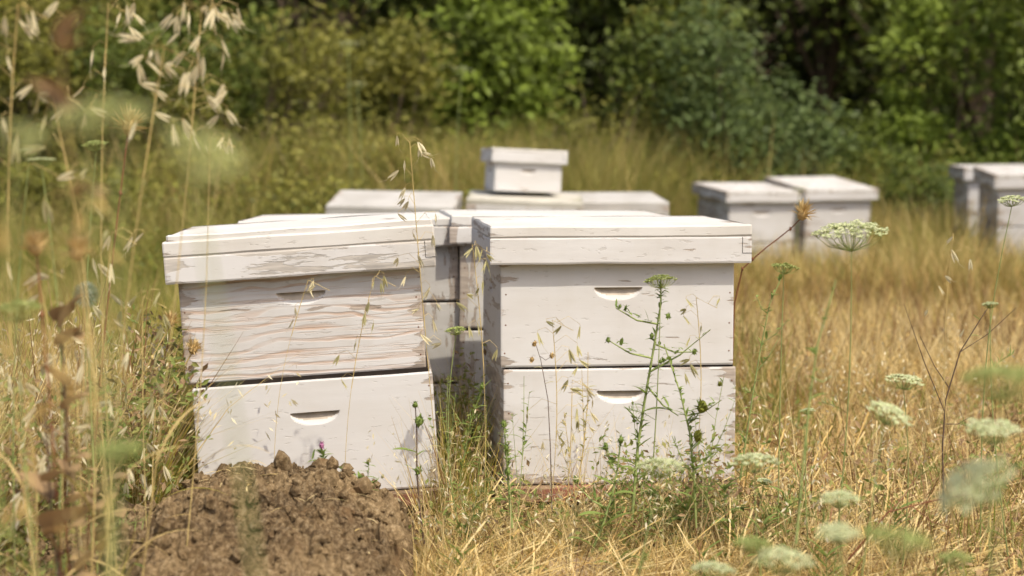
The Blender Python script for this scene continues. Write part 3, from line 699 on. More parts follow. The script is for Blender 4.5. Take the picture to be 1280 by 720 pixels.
def weed(base, pts_px, label, leaves, cat='weed', name='weed', stem_m=None, r=.002, leaf_m=None, buds=None, budm=None, group='green weeds by the front hives', branches=(), lw=.012, dense=0):
    """pts_px: world stem points; leaves: (t, side, length)"""
    base = Vector(base); root = empty(name, base); tag(root, label, cat, group)
    pts = [Vector(p) - base for p in pts_px]
    def on(t, P_=None):
        P_ = P_ or pts; f = t * (len(P_) - 1); j = min(int(f), len(P_) - 2); return P_[j].lerp(P_[j + 1], f - j)
    mb = MB(); mb.tube(pts, [r * (1 - .55 * i / (len(pts) - 1)) for i in range(len(pts))], 6); mb.build('stem', stem_m or M_STEMG, root, smooth=True)
    brs = []
    for (t, e) in branches:
        a = on(t); b = Vector(e) - base; m = a.lerp(b, .5) + Vector((0, 0, -.008)); m2 = MB(); m2.tube([a, m, b], [r * .6, r * .5, r * .3], 5); m2.build('branch', stem_m or M_STEMG, root, smooth=True); brs.append(b)
    for (t, s, ln) in leaves:
        p = on(t); lf = MB(); lf.blade(p, Vector((s, random.uniform(-.6, .2), random.uniform(.3, 1.1))), Vector((0, 0, 1)), ln, lw * (ln / .04) ** .7, droop=random.uniform(.2, 1.2), seg=6, curl=random.uniform(-.3, .5)); lf.build('leaf', leaf_m or M_LEAF, root)
    if dense:
        fz = MB()
        for i in range(dense):
            t = random.uniform(.08, .98); p = on(t)
            if branches and random.random() < .45:
                tb, eb = random.choice(branches); p = on(tb).lerp(Vector(eb) - base, random.random())
            fz.blade(p, Vector((random.gauss(0, 1), random.gauss(0, .7), random.uniform(0, 1.2))), Vector((0, 0, 1)), random.uniform(.008, .024) * (1.3 - .6 * t), random.uniform(.004, .009), droop=.6, seg=3)
        fz.build('small_leaves', leaf_m or M_LEAF, root)
    for bp, br_ in (buds or []):
        c = Vector(bp) - base; b = MB(); b.ell(c, (br_ * .7, br_ * .7, br_ * .8), jit=.4)
        for i in range(26):
            v = Vector((random.gauss(0, 1), random.gauss(0, 1), random.gauss(.4, 1))).normalized(); b.blade(c + v * br_ * .4, v, Vector((.2, .3, 1)), br_ * random.uniform(.6, 1.1), br_ * .35, droop=.1, seg=2)
        b.build('bud', budm or M_LEAF, root)
    return root
def tw(*a): return [at(*p) for p in a]

# big drooping oats, upper left
oat(at(252, 8, 2.45), base_for(at(150, 640, 2.45)), 'wild oat with the densest fan of pale husks, arching above the left hive', n=30, s=1.15, pan=.24, droop=(.03, -.015), spread=.045)
oat(at(135, 4, 2.55), base_for(at(150, 640, 2.55)), 'tall straight straw wild oat left of the golden thistle head', n=12, s=1.1, pan=.25, spread=.045)
oat(at(205, 60, 2.35), base_for(at(110, 640, 2.35)), 'wild oat with husks drooping over the blurred green umbel', n=14, s=1.1, pan=.18, spread=.045)
oat(at(22, 5, 2.3), base_for(at(60, 640, 2.3)), 'wild oat with husks clustered in the upper left corner', n=18, s=1.1, pan=.3, spread=.0455)
oat(at(62, 110, 2.3), base_for(at(100, 640, 2.3)), 'greenish wild oat at the left edge under the corner husks', n=10, s=1.2, pan=.3, spread=.045, green=True)
oat(at(262, 168, 2.7), base_for(at(215, 620, 2.7)), 'slender wild oat with two or three pale husks above the left hive lid', n=5, s=1.05, pan=.1, spread=.035)
oat(at(140, 290, 2.8), base_for(at(150, 640, 2.8)), 'wild oat with white husks in front of the red-brown thistle stem', n=11, s=1.2, pan=.35, spread=.04)
oat(at(178, 370, 2.9), base_for(at(185, 640, 2.9)), 'wild oat with limp green husks left of the leaning hive lid', n=12, s=1.05, pan=.4, spread=.045, green=True)
oat(at(45, 330, 2.5), base_for(at(60, 650, 2.5)), 'short wild oat with brown husks at the left edge', n=14, s=1.2, pan=.45, spread=.045)
oat(at(90, 420, 2.7), base_for(at(95, 650, 2.7)), 'short pale wild oat among curled dry leaves', n=14, s=1.2, pan=.5, spread=.045)
oat(at(25, 470, 2.6), base_for(at(28, 650, 2.6)), 'low wild oat with whitish husks at the lower left edge', n=14, s=1.2, pan=.55, spread=.045)
oat(at(195, 500, 3.1), base_for(at(190, 650, 3.1)), 'low wild oat beside the left flank of the soil heap', n=12, s=1.1, pan=.55, spread=.04)
# oats that cross the hives
oat(at(512, 178, 3.26), base_for(at(560, 640, 3.26)), 'wild oat rising highest between the two front hives with pale husks against the meadow', n=24, s=1.0, pan=.5, spread=.03, droop=(-.01, .01), leafy=False, stem_r=.0009)
oat(at(590, 305, 3.26), base_for(at(605, 640, 3.26)), 'green-gold wild oat hanging before the left corner of the right hive lid', n=13, s=1.05, pan=.35, spread=.03, green=True, leafy=False, stem_r=.0009)
oat(at(385, 350, 3.26), base_for(at(340, 600, 3.26)), 'thin wild oat leaning across the grainy upper box', n=5, s=.8, pan=.2, spread=.02, leafy=False, stem_r=.0007)
oat(at(468, 345, 3.26), base_for(at(425, 600, 3.26)), 'wild oat with a few husks before the right end of the grainy upper box', n=9, s=.9, pan=.38, spread=.026, leafy=False, stem_r=.0007, green=True)
oat(at(690, 400, 3.26), base_for(at(680, 650, 3.26)), 'green wild oat with loose husks before the middle of the right front hive', n=14, s=1.0, pan=.5, spread=.045, green=True, leafy=False, stem_r=.0009)
oat(at(870, 372, 3.26), base_for(at(850, 650, 3.26)), 'wild oat with narrow husks right of the tall green weed', n=9, s=1.0, pan=.35, spread=.025, green=True, leafy=False, stem_r=.0009)
oat(at(715, 475, 3.26), base_for(at(702, 650, 3.26)), 'short wild oat before the lower box of the right front hive', n=9, s=.9, pan=.5, spread=.035, leafy=False, stem_r=.0008)
oat(at(1190, 300, 3.2), base_for(at(1200, 640, 3.2)), 'solitary dry wild oat in the golden field', n=7, s=.9, pan=.3, spread=.03, stem_r=.0009)

# soft plants very near the lens on the left
b = base_for(at(75, 60, 1.25), .02); t = at(72, 20, 1.25)
weed(b, [b, b.lerp(t, .4), b.lerp(t, .75) + Vector((.01, 0, 0)), t], 'very soft brown withered plant nearest the lens in the upper left corner', [(random.uniform(.8, 1), random.choice((-1, 1)) * random.uniform(.4, 1), random.uniform(.02, .04)) for _ in range(7)],
     r=.0014, stem_m=M_STEMY, leaf_m=M_DRYLEAF, lw=.03, group='withered brown plants', cat='dry plant', name='withered_plant')
oat(at(70, 235, 1.3), base_for(at(90, 640, 1.3)), 'blurred golden oat at the left edge level with the leaning hive lid', n=18, s=.7, pan=.6, spread=.05, green=2)
oat(at(15, 290, 1.2), base_for(at(10, 640, 1.2)), 'blurred straw oat cut by the left edge beside the thistle heads', n=18, s=.7, pan=.6, spread=.05, green=2)
oat(at(28, 400, 1.5), base_for(at(40, 640, 1.5)), 'blurred golden oat low at the left edge in front of the curled leaves', n=16, s=.75, pan=.6, spread=.05, green=2)
# dry golden thistles
thistle(at(160, 168, 2.8), 'golden spiky thistle head on a red-brown stem at upper left', r=.024, lean=(-.10, 0))
thistle(at(240, 442, 3.2), 'golden thistle head touching the left edge of the leaning hive', r=.016, lean=(-.30, -.05), stem_m=M_STEMY, headdir=Vector((.3, 0, 1)))
thistle(at(212, 408, 3.1), 'golden thistle head just left of and above the one touching the hive', r=.015, lean=(-.24, -.03), stem_m=M_STEMY, headdir=Vector((.3, 0, 1)))
thistle(at(46, 318, 2.2), 'blurred golden thistle head at the left edge', r=.018, lean=(.03, 0))
thistle(at(98, 325, 2.0), 'blurred golden thistle head right of the one at the left edge', r=.017, lean=(.03, 0), stem_m=M_STEMY)
_k = [Vector((.525, 4.10, -.01)), Vector((.53, 4.09, .15)), Vector((.53, 4.08, .32)), Vector((.532, 4.07, .44)), at(928, 336, 4.06), at(941, 324, 4.05), at(957, 310, 4.04), at(973, 298, 4.03), at(988, 286, 4.02), at(1000, 274, 4.0)]
thistle(_k[-1], 'orange thistle head on a stem slanting out from behind the right front hive', r=.024, base=_k[0], path=_k, headdir=Vector((.5, 0, .9)), stem_m=M_STEMB, twigs=0)
thistle(at(85, 500, 2.4), 'low brown thistle among curled dry leaves on the left', r=.016, lean=(.02, 0), twigs=4)
# globe thistle
def globe(top):
    top = Vector(top); base = base_for(top, .01); root = empty('globe_thistle', base); tag(root, 'blue-green spiky globe thistle on the left among the oats', 'globe thistle')
    pts = [p - base for p in curve_pts(base, top, .01, 8)]; mb = MB(); mb.tube(pts, .0018, 6); mb.build('stem', M_STEMG, root, smooth=True)
    hd = MB(); c = pts[-1] + Vector((0, 0, .012)); hd.ell(c, (.012, .012, .012))
    for i in range(240):
        z = 1 - 2 * (i + .5) / 240; a = i * 2.399; s = math.sqrt(1 - z * z); v = Vector((s * math.cos(a), s * math.sin(a), z))
        hd.blade(c + v * .010, v, Vector((.1, .2, 1)), .013, .003, droop=0, seg=2, fold=.6)
    hd.build('flower_head', M_GLOBE, root)
globe(at(108, 378, 2.75))

# umbels
U = [  # px, py, d, R, green, label
    (240, 165, .80, .023, True, 'large blurred pale green umbel nearest the lens at upper left'),
    (150, 122, .90, .018, True, 'blurred green umbel left of the nearest one at upper left'),
    (20, 150, 1.0, .022, True, 'blurred green umbel at the left edge near the top'),
    (22, 375, 2.1, .030, True, 'soft green umbel at the left edge beside the globe thistle'),
    (110, 128, .95, .020, True, 'very soft yellow-green umbel spreading across the upper left edge'),
    (150, 552, 1.25, .018, True, 'blurred green umbel low on the left before the curled leaves'),
    (36, 186, 2.5, .016, False, 'thin flat white umbel seen edge-on near the left edge'),
    (52, 197, 2.45, .018, False, 'second flat white umbel seen edge-on near the left edge'),
    (120, 175, 2.8, .020, True, 'feathery green umbel behind the golden thistle head'),
    (570, 408, 3.5, .020, True, 'small green umbel in the gap between the two front hives'),
    (826, 343, 3.23, .030, True, 'green umbel topping the tall weed before the right front hive'),
    (980, 328, 3.3, .026, True, 'green umbel just right of the right front hive'),
    (1065, 275, 3.0, .062, False, 'broad white lacy umbel before the far right pair of hives'),
    (1265, 244, 3.2, .024, False, 'small white umbel at the right edge before the far hive'),
    (1130, 467, 3.0, .032, False, 'small curled white umbel in the middle of the golden field'),
    (1106, 505, 2.6, .034, False, 'tilted white umbel in the golden field, left of the blurred pair'),
    (1240, 528, 2.3, .034, False, 'flat white umbel above the big blurred one at the right edge'),
    (1232, 582, 1.55, .036, False, 'big soft white umbel tilted up at the right edge'),
    (1255, 455, 1.5, .036, True, 'blurred green umbel at the right edge of the field'),
    (1238, 377, 3.1, .014, False, 'tiny white umbel on a branching stem at the right'),
    (944, 566, 2.65, .036, False, 'white umbel beside the lower right corner of the right front hive'),
    (826, 572, 2.55, .034, False, 'white umbel before the lower box of the right front hive'),
    (1010, 510, 3.2, .014, False, 'tiny white umbel low right of the front hive'),
    (955, 598, 3.3, .014, False, 'tiny white umbel under the one beside the hive corner'),
    (1050, 614, 2.2, .024, False, 'soft white umbel in the lower right field, uppermost of the low cluster'),
    (1048, 656, 1.8, .021, False, 'soft white umbel in the lower right field under the uppermost one'),
    (978, 686, 1.9, .032, False, 'wide soft white umbel at the bottom right of centre'),
    (890, 702, 2.2, .028, False, 'soft white umbel at the bottom edge right of the stone'),
    (940, 672, 1.9, .020, True, 'small blurred green umbel left of the wide one at the bottom'),
    (1120, 660, 1.3, .026, True, 'blurred green umbel low in the right corner'),
    (1195, 690, 2.0, .02, True, 'little green umbel near the bottom right corner'),
    (435, 50, 9.8, .06, False, 'distant white umbel highest of three before the hedge on the left'),
    (447, 102, 9.6, .055, False, 'distant white umbel below the highest one before the hedge'),
    (577, 82, 9.6, .06, False, 'distant white umbel before the hedge above the small hive box'),
    (1000, 232, 8.8, .04, False, 'distant pale umbel beside the right end of the far pair lids'),
]
for (px, py, d, r_, g_, lb) in U:
    tlt = (random.uniform(-.12, .2), random.uniform(-.15, .15))
    if 'tilted' in lb: tlt = (.25, .35 if px < 1150 else -.6)
    if 'nearest the lens' in lb: tlt = (.2, .45)
    far = d > 5
    umbel(at(px, py, d), lb, R_=r_, green=g_, rays=14 if far else (46 if r_ > .05 else (12 if d < 1.2 else 28)), dens=8 if far else (12 if d < 1.2 else 20), tilt=tlt, leaves=0 if (far or d < 1.2) else 2, stem_r=.004 if far else .0016, dome=.1 if 'edge-on' in lb or 'flat' in lb else .3)

# tall green weed before the right hive
weed(at(775, 650, 3.28), tw((790, 650, 3.28), (797, 560, 3.27), (806, 500, 3.26), (818, 430, 3.25), (826, 380, 3.24), (826, 350, 3.23)),
     'tall branching green weed before the right front hive', [(.35, 1, .05), (.42, -1, .035), (.5, 1, .045), (.3, -1, .05), (.62, -1, .02), (.66, 1, .02), (.74, -1, .016), (.8, 1, .016), (.86, -1, .014), (.9, 1, .018), (.2, 1, .04), (.15, -1, .045), (.1, 1, .05)],
     r=.0034, dense=110, lw=.016, branches=[(.55, at(760, 425, 3.24)), (.6, at(868, 440, 3.25)), (.7, at(770, 385, 3.24)), (.5, at(888, 412, 3.26)), (.45, at(848, 520, 3.24))],
     buds=[(at(760, 425, 3.24), .006), (at(775, 383, 3.24), .004), (at(868, 440, 3.25), .006), (at(835, 395, 3.24), .006), (at(815, 420, 3.25), .006), (at(826, 452, 3.25), .005)])
weed(at(855, 660, 3.26), tw((870, 660, 3.26), (868, 600, 3.25), (862, 540, 3.24), (850, 490, 3.24), (830, 430, 3.25)),
     'green weed with two rough seed clusters at the right end of the lower box', [(.3, -1, .035), (.4, 1, .04), (.55, 1, .03), (.2, 1, .04), (.15, -1, .05)], r=.0026, dense=110,
     branches=[(.55, at(878, 508, 3.22)), (.6, at(902, 500, 3.22)), (.3, at(905, 555, 3.24)), (.25, at(840, 545, 3.24))], buds=[(at(878, 508, 3.22), .014), (at(872, 545, 3.22), .013), (at(900, 480, 3.23), .006)], budm=M_GREEN)
weed(at(526, 680, 3.2), tw((530, 680, 3.2), (525, 640, 3.2), (521, 590, 3.2), (521, 540, 3.2), (519, 505, 3.2)),
     'dark-stemmed green weed standing right of the soil heap', [(.62, -1, .05), (.6, 1, .02), (.5, -1, .03), (.85, 1, .015)], r=.0024, stem_m=M_STEMK,
     buds=[(at(519, 506, 3.2), .007), (at(524, 527, 3.2), .012), (at(523, 588, 3.2), .009)], lw=.018)
weed(at(640, 660, 3.22), tw((640, 660, 3.22), (636, 610, 3.22), (633, 570, 3.22), (630, 530, 3.22)),
     'upright green weed at the left corner of the right front hive', [(.3, 1, .04), (.4, -1, .03), (.6, 1, .03), (.75, -1, .02), (.2, -1, .04)], r=.0030, dense=50, buds=[(at(630, 530, 3.22), .008), (at(633, 560, 3.22), .008), (at(634, 590, 3.22), .008)])
weed(at(745, 690, 3.2), tw((735, 700, 3.2), (752, 660, 3.2), (765, 620, 3.2), (772, 585, 3.2), (776, 550, 3.2)),
     'leafy yellow-green weed low before the right front hive', [(.1, -1, .06), (.25, 1, .07), (.35, -1, .06), (.5, 1, .05), (.6, -1, .045), (.75, 1, .035), (.85, -1, .03)], r=.0030, leaf_m=M_LEAF, lw=.018, dense=50,
     branches=[(.4, at(720, 605, 3.22)), (.7, at(757, 560, 3.2))], buds=[(at(720, 600, 3.22), .008), (at(757, 558, 3.2), .007), (at(776, 550, 3.2), .008)])
weed(at(565, 640, 3.6), tw((570, 640, 3.6), (578, 580, 3.6), (590, 520, 3.6), (603, 485, 3.58)),
     'green weed climbing in the gap beside the right front hive', [(.98, 1, .03), (.95, -1, .025), (.6, -1, .03), (.5, 1, .04), (.4, -1, .03), (.3, 1, .04), (.75, 1, .03)], r=.0020, dense=50, buds=[(at(603, 483, 3.58), .008)])
weed(at(690, 660, 3.25), tw((690, 640, 3.25), (688, 560, 3.25), (685, 500, 3.25), (676, 450, 3.25), (668, 425, 3.25)),
     'brown stalk with paired dry husks before the middle of the right front hive', [(.6, 1, .02), (.7, -1, .016)], r=.0012, stem_m=M_STEMK, leaf_m=M_HUSKG, buds=[(at(668, 430, 3.25), .006), (at(665, 450, 3.25), .006), (at(690, 445, 3.25), .006)], budm=M_THG, branches=[(.8, at(690, 445, 3.25))])
weed(at(400, 640, 3.15), tw((415, 640, 3.2), (412, 600, 3.2), (405, 575, 3.2), (402, 560, 3.2)),
     'small knapweed with a purple flower behind the top of the soil heap', [(.4, -1, .03), (.5, 1, .03), (.6, -1, .03), (.7, 1, .025), (.8, -1, .02), (.3, 1, .03)], r=.0014, lw=.006, dense=50,
     branches=[(.3, at(430, 580, 3.2)), (.4, at(388, 570, 3.2)), (.2, at(442, 600, 3.2))], buds=[(at(402, 557, 3.2), .007)], budm=M_PINK, cat='knapweed', name='knapweed')
weed(at(450, 650, 3.15), tw((455, 650, 3.2), (457, 620, 3.2), (460, 595, 3.2), (461, 578, 3.2)),
     'small knapweed with a faded bud at the right shoulder of the soil heap', [(.3, -1, .03), (.4, 1, .03), (.5, -1, .025), (.6, 1, .025), (.75, -1, .02)], r=.0012, lw=.005, dense=40,
     branches=[(.4, at(474, 596, 3.2)), (.4, at(445, 592, 3.2)), (.3, at(480, 618, 3.2))], buds=[(at(461, 576, 3.2), .005), (at(478, 596, 3.2), .004)], budm=M_HUSKG, cat='knapweed', name='knapweed')
# dry branching stems in the field
weed(at(1180, 640, 3.3), tw((1180, 640, 3.3), (1178, 560, 3.3), (1182, 500, 3.3), (1200, 440, 3.3), (1225, 400, 3.3), (1238, 380, 3.3)),
     'tall thin branching stem in the golden field below the tiny umbel', [(.7, 1, .02), (.8, -1, .02)], r=.0018, stem_m=M_STEMK, branches=[(.45, at(1150, 420, 3.3)), (.35, at(1130, 380, 3.3)), (.6, at(1270, 385, 3.3)), (.3, at(1215, 520, 3.3))], group='tall stems in the golden field')
weed(at(1000, 660, 2.7), tw((995, 680, 2.6), (1003, 590, 2.6), (1012, 500, 2.6), (1022, 430, 2.6), (1045, 350, 2.6)),
     'long soft green stem right of the front hive under the broad umbel', [(.5, 1, .03), (.7, -1, .03)], r=.0022, stem_m=M_STEMG, dense=30, branches=[(.6, at(1040, 470, 2.6)), (.4, at(985, 520, 2.6))], group='tall stems in the golden field')
weed(at(925, 600, 3.5), tw((925, 600, 3.5), (940, 500, 3.5), (950, 440, 3.5), (962, 380, 3.5), (982, 335, 3.5)),
     'green and brown stem close along the right side of the front hive', [(.6, 1, .02), (.7, -1, .02), (.5, 1, .02)], r=.0020, dense=60, branches=[(.55, at(985, 400, 3.5)), (.7, at(945, 370, 3.5)), (.4, at(975, 420, 3.5))], stem_m=M_STEMG, group='tall stems in the golden field')
weed(at(1080, 660, 2.9), tw((1060, 700, 2.9), (1110, 640, 2.9), (1170, 625, 2.9), (1215, 618, 2.9)),
     'reddish twig lying low across the lower right field', [], r=.0018, stem_m=M_STEMB, branches=[(.5, at(1190, 660, 2.85)), (.6, at(1240, 600, 2.95)), (.3, at(1150, 590, 2.95))], group='tall stems in the golden field', cat='twig', name='dry_twig')
# curled dry leaves plants on the left
for (px, py, d, lb) in ((75, 395, 2.35, 'brown plant with big curled dry leaves at the left'), (55, 500, 2.2, 'lower brown plant with crumpled leaves at the left edge'), (120, 600, 2.6, 'brown stalk with withered leaves left of the soil heap')):
    b = base_for(at(px, py, d), .02); t = at(px, py, d)
    weed(b, [b, b.lerp(t, .35) + Vector((.01, 0, 0)), b.lerp(t, .7), t], lb, [(random.uniform(.35, 1), random.choice((-1, 1)) * random.uniform(.4, 1), random.uniform(.03, .06)) for _ in range(11)], r=.003, stem_m=M_STEMK, leaf_m=M_DRYLEAF, lw=.050, dense=26, group='withered brown plants', cat='dry plant', name='withered_plant')

ORD = ['leftmost', 'second from the left', 'third from the left', 'fourth from the left', 'fifth from the left', 'sixth from the left', 'seventh from the left', 'eighth from the left', 'ninth from the left', 'ninth from the right', 'eighth from the right', 'seventh from the right', 'sixth from the right', 'fifth from the right', 'fourth from the right', 'third from the right', 'second from the right', 'rightmost']
for k_, (px, py, d, hh) in enumerate(sorted([(600, 660, 3.3, .10), (700, 668, 3.3, .08), (745, 640, 3.35, .13), (800, 660, 3.3, .12), (835, 640, 3.3, .16), (905, 620, 3.35, .17), (925, 650, 3.25, .14), (965, 655, 3.1, .15),
                        (985, 620, 3.3, .18), (880, 690, 3.1, .10), (770, 695, 3.15, .08), (655, 700, 3.1, .08), (560, 700, 3.1, .09), (575, 640, 3.4, .12), (1030, 690, 3.0, .12), (1100, 620, 3.3, .14), (1160, 680, 3.0, .10), (860, 650, 3.3, .14)])):
    b = base_for(at(px, py, d)); t = b + Vector((random.uniform(-.03, .03), random.uniform(-.02, .02), hh)); m = b.lerp(t, .5) + Vector((random.uniform(-.01, .01), 0, 0))
    weed(b, [b, m, t], ORD[k_] + ' small leafy green sprig in the straw before the hives', [(random.uniform(.25, 1), random.choice((-1, 1)) * random.uniform(.3, 1), random.uniform(.03, .06)) for _ in range(14)],
         r=.0016, lw=.013, branches=[(.5, t + Vector((random.uniform(-.05, .05), 0, -.02)))], buds=[(t, .004)], budm=random.choice([M_HUSKG, M_LEAF, M_THG]), cat='sprig', name='leafy_sprig', group='small leafy sprigs in the straw', leaf_m=random.choice([M_LEAF, M_GREEN, M_GREEN, M_DRYLEAF]) if False else M_LEAF)
# stone at the bottom edge and a dark pebble on the mound
def stone(c, r, label, colr, name='stone', seed=0):
    mb = MB(); mb.ell((0, 0, 0), r, n=28, k=18)
    mb.v = [tuple(Vector(v) * (1 + .22 * noise.noise(Vector(v) * 14 + Vector((seed, 0, 0))) + .1 * noise.noise(Vector(v) * 45))) for v in mb.v]
    o = mb.build(name, plain_mat(name + '_rock', colr, rough=.9, var=.35, scale=35), loc=c, smooth=True); tag(o, label, 'stone'); return o
stone(Vector((.12, 3.12, .015)), (.11, .09, .045), 'flat tan stone lying in straw at the bottom edge', (.33, .25, .16), seed=3)
_p = at(325, 662, 2.90); stone(Vector((_p.x, _p.y, _p.z - .004)), (.016, .013, .010), 'small grey stone stuck in the face of the soil heap', (.22, .20, .18), name='pebble', seed=8)
# straw on the mound
def mound_straw():
    n = 90; VV = MB()
    for i in range(n):
        x = random.uniform(-.78, -.22) if i > 35 else random.gauss(-.50, .04); y = random.uniform(2.7, 3.25) if i > 35 else random.uniform(3.0, 3.15)
        ii = int((y - 2.38) / 1.06 * 299); jj = int((x + 1.10) / .97 * 329); z = MV[ii, jj, 2] + .006
        a = random.uniform(0, 6.28); L = random.uniform(.015, .05) * (1.5 if i <= 35 else 1)
        p = Vector((x, y, z)); d = Vector((math.cos(a), math.sin(a), random.uniform(-.2, .4)))
        VV.blade(p, d, Vector((0, 0, 1)), L, random.uniform(.0018, .0038), droop=random.uniform(.2, .9), seg=4)
    o = VV.build('mound_straw', M_PALE); tag(o, 'short pale straw bits scattered on the soil heap', 'straw', kind='stuff')
mound_straw()

# ------------------------------------------------------------------ shrubs, trees
def leaf_cloud(n, blobs, size, clump=.16, per=24, updir=.35):
    """n leaves in clumps spread through ellipsoid blobs (c, r)"""
    nc = max(1, n // per); cs = []
    wts = np.array([b[1][0] * b[1][2] for b in blobs]); wts = wts / wts.sum()
    pick = rng.choice(len(blobs), nc, p=wts)
    d = rng.normal(0, 1, (nc, 3)); d /= np.linalg.norm(d, axis=1)[:, None]; rad = rng.uniform(.35, 1.0, nc) ** .45 * rng.uniform(.85, 1.12, nc)
    C = np.array([blobs[k][0] for k in pick]) + d * rad[:, None] * np.array([blobs[k][1] for k in pick])
    cc = np.repeat(C, per, 0) + rng.normal(0, clump, (nc * per, 3)) * np.array([1, 1, .7]); m = len(cc)
    nrm = rng.normal(0, .55, (m, 3)) + np.array([0, -.25, updir + .3]); nrm /= np.linalg.norm(nrm, axis=1)[:, None]
    u = np.cross(nrm, rng.normal(0, 1, (m, 3))); u /= np.linalg.norm(u, axis=1)[:, None]; w = np.cross(nrm, u)
    s = (size * rng.uniform(.6, 1.3, m))[:, None]
    V = np.stack([cc - u * s, cc + w * s * .42 + nrm * s * .12, cc + u * s, cc - w * s * .42 + nrm * s * .12], 1).reshape(-1, 3)
    return V, np.arange(m * 4).reshape(-1, 4), C
def shrub(x, y, w, h, label, mat, n=9000, size=.028, cat='shrub', name='shrub', bare=0, trunk=False, group='bushes of the hedge', clump=.10, zlo=0.0, bark=None, dep=None):
    z = float(gz(x, y)); root = empty(name, (x, y, z)); tag(root, label, cat, group)
    dep = dep or w * .5; blobs = []
    if trunk:
        for i in range(9): blobs.append(((random.uniform(-.7, .7) * w, random.uniform(-.6, .5) * dep, zlo + (h - zlo) * random.uniform(.25, .85)), (w * .42, dep * .45, (h - zlo) * .24)))
    else:
        for i in range(15):
            t = random.random(); q = random.uniform(.16, .46); blobs.append(((random.uniform(-1, 1) * w * (1.05 - .45 * t), random.uniform(-.7, .7) * dep, h * (.10 + .78 * t)), (w * q, dep * q, h * random.uniform(.08, .24))))
        for i in range(4):
            q = random.uniform(.06, .12); blobs.append(((random.uniform(-1, 1) * w, random.uniform(-.8, .2) * dep, h * random.uniform(.7, 1.0)), (w * q, dep * q, h * random.uniform(.10, .22))))
    V, Q, C = leaf_cloud(n, blobs, size, clump)
    V[:, 2] = np.maximum(V[:, 2], .02)
    kk = np.repeat(np.array([noise.noise(Vector(c) * 1.7 + Vector((x, y, 0))) for c in C]) + rng.normal(0, .12, len(C)) > .12, 24)
    np_obj('crown' if trunk else 'foliage', V, Q, [mat, MIXF.get(mat.name, FO_MID)], root, midx=kk.astype(int)[:len(Q)])
    mb = MB()
    if trunk:
        tp = [(0, 0, -.1), (.04, 0, zlo * .5), (-.03, .02, zlo), (.02, 0, (zlo + h) / 2), (0, 0, h * .85)]
        mb.tube(tp, [.13, .10, .085, .05, .02], 9); mb.build('trunk', bark or M_BARK, root, smooth=True)
        mb = MB()
    k = 14 if not bare else bare
    for i in range(k):
        c = Vector(C[rng.integers(0, len(C))]); s = Vector((random.uniform(-.15, .15) * w, random.uniform(-.1, .1), 0)) if not trunk else Vector((0, 0, zlo * random.uniform(.7, 1.2)))
        m1 = s.lerp(c, .5) + Vector((random.uniform(-.12, .12), random.uniform(-.12, .12), .1))
        r0 = .012 if not trunk else .03
        mb.tube([s, m1, c], [r0, r0 * .6, r0 * .25], 5)
    mb.build('branches', bark or M_BARK, root, smooth=True)
    return root
MIXF = {'olive_foliage': FO_YEL, 'mid_green_foliage': FO_OLIVE, 'light_green_foliage': FO_MID, 'blue_green_foliage': FO_MID, 'dark_green_foliage': FO_MID, 'yellowish_foliage': FO_OLIVE}
M_TWIG = plain_mat('bare_twigs', (.23, .17, .12), var=.3)
def X(px, d): return (px - 640) / F * d
S = [ # px, d, halfwidth, height, label, mat, n, size, extra
    (-60, 12.5, .8, 2.4, 'olive bush at the left end of the hedge, mostly outside the picture', FO_OLIVE, 8000, .035, {}),
    (90, 12.8, .75, 2.3, 'olive-green bush behind the tall oats at the left', FO_OLIVE, 9000, .034, {}),
    (230, 12.2, .7, 2.0, 'low olive bush behind the left hive oats, left of the tangled bush', FO_MID, 9000, .032, {}),
    (345, 12.0, .7, 1.75, 'tangled olive bush with bare stems behind the left hive', FO_OLIVE, 9000, .030, dict(bare=40, bark=M_TWIG)),
    (465, 12.4, .6, 1.9, 'yellow-green bush with thin stems left of the leafy light green bush', FO_OLIVE, 8000, .030, dict(bare=30, bark=M_TWIG)),
    (575, 12.7, .5, 2.3, 'leafy light green bush above and left of the small hive box', FO_LIGHT, 6500, .045, {}),
    (655, 13.0, .55, 2.4, 'light green bush with large leaves at the top centre', FO_LIGHT, 5500, .045, {}),
    (735, 12.4, .5, 1.3, 'brown tangle of bare stems behind the small hive box', FO_OLIVE, 2200, .028, dict(bare=90, bark=M_TWIG)),
    (845, 12.6, .55, 2.2, 'mid green bush right of the brown tangle', FO_MID, 8000, .034, {}),
    (910, 12.0, .45, 1.75, 'rounded blue-green bush behind the far pair of hives', FO_TEAL, 8000, .030, {}),
    (985, 12.2, .4, 1.35, 'lower blue-green bush beside the dark hollow in the hedge', FO_TEAL, 6000, .030, {}),
    (1075, 12.6, .45, 1.1, 'low dark bush under the dark hollow in the hedge', FO_MID, 4000, .030, dict(bare=30, bark=M_TWIG)),
    (1142, 11.3, .24, .85, 'small round blue-green bush left of the hives at the right edge', FO_TEAL, 5000, .020, dict(clump=.05)),
    (1195, 12.8, .55, 2.1, 'bright green bush at the upper right', FO_LIGHT, 7500, .040, {}),
    (1300, 12.5, .6, 2.3, 'bright green bush cut by the right edge of the picture', FO_LIGHT, 7500, .040, {}),
    (960, 10.8, .35, .65, 'low pale green shrub touching the far pair of hives from behind', FO_YEL, 3500, .022, dict(clump=.06)),
    (800, 11.2, .5, .7, 'low yellowish shrub in front of the mid green bush', FO_YEL, 3500, .022, dict(clump=.07)),
    (300, 10.9, .6, .8, 'low yellow-green shrub above the left hive lid', FO_YEL, 4500, .024, dict(clump=.08)),
    (480, 11.1, .5, .75, 'low yellow-green shrub behind the leftmost back row hive', FO_YEL, 3500, .024, dict(clump=.08)),
]
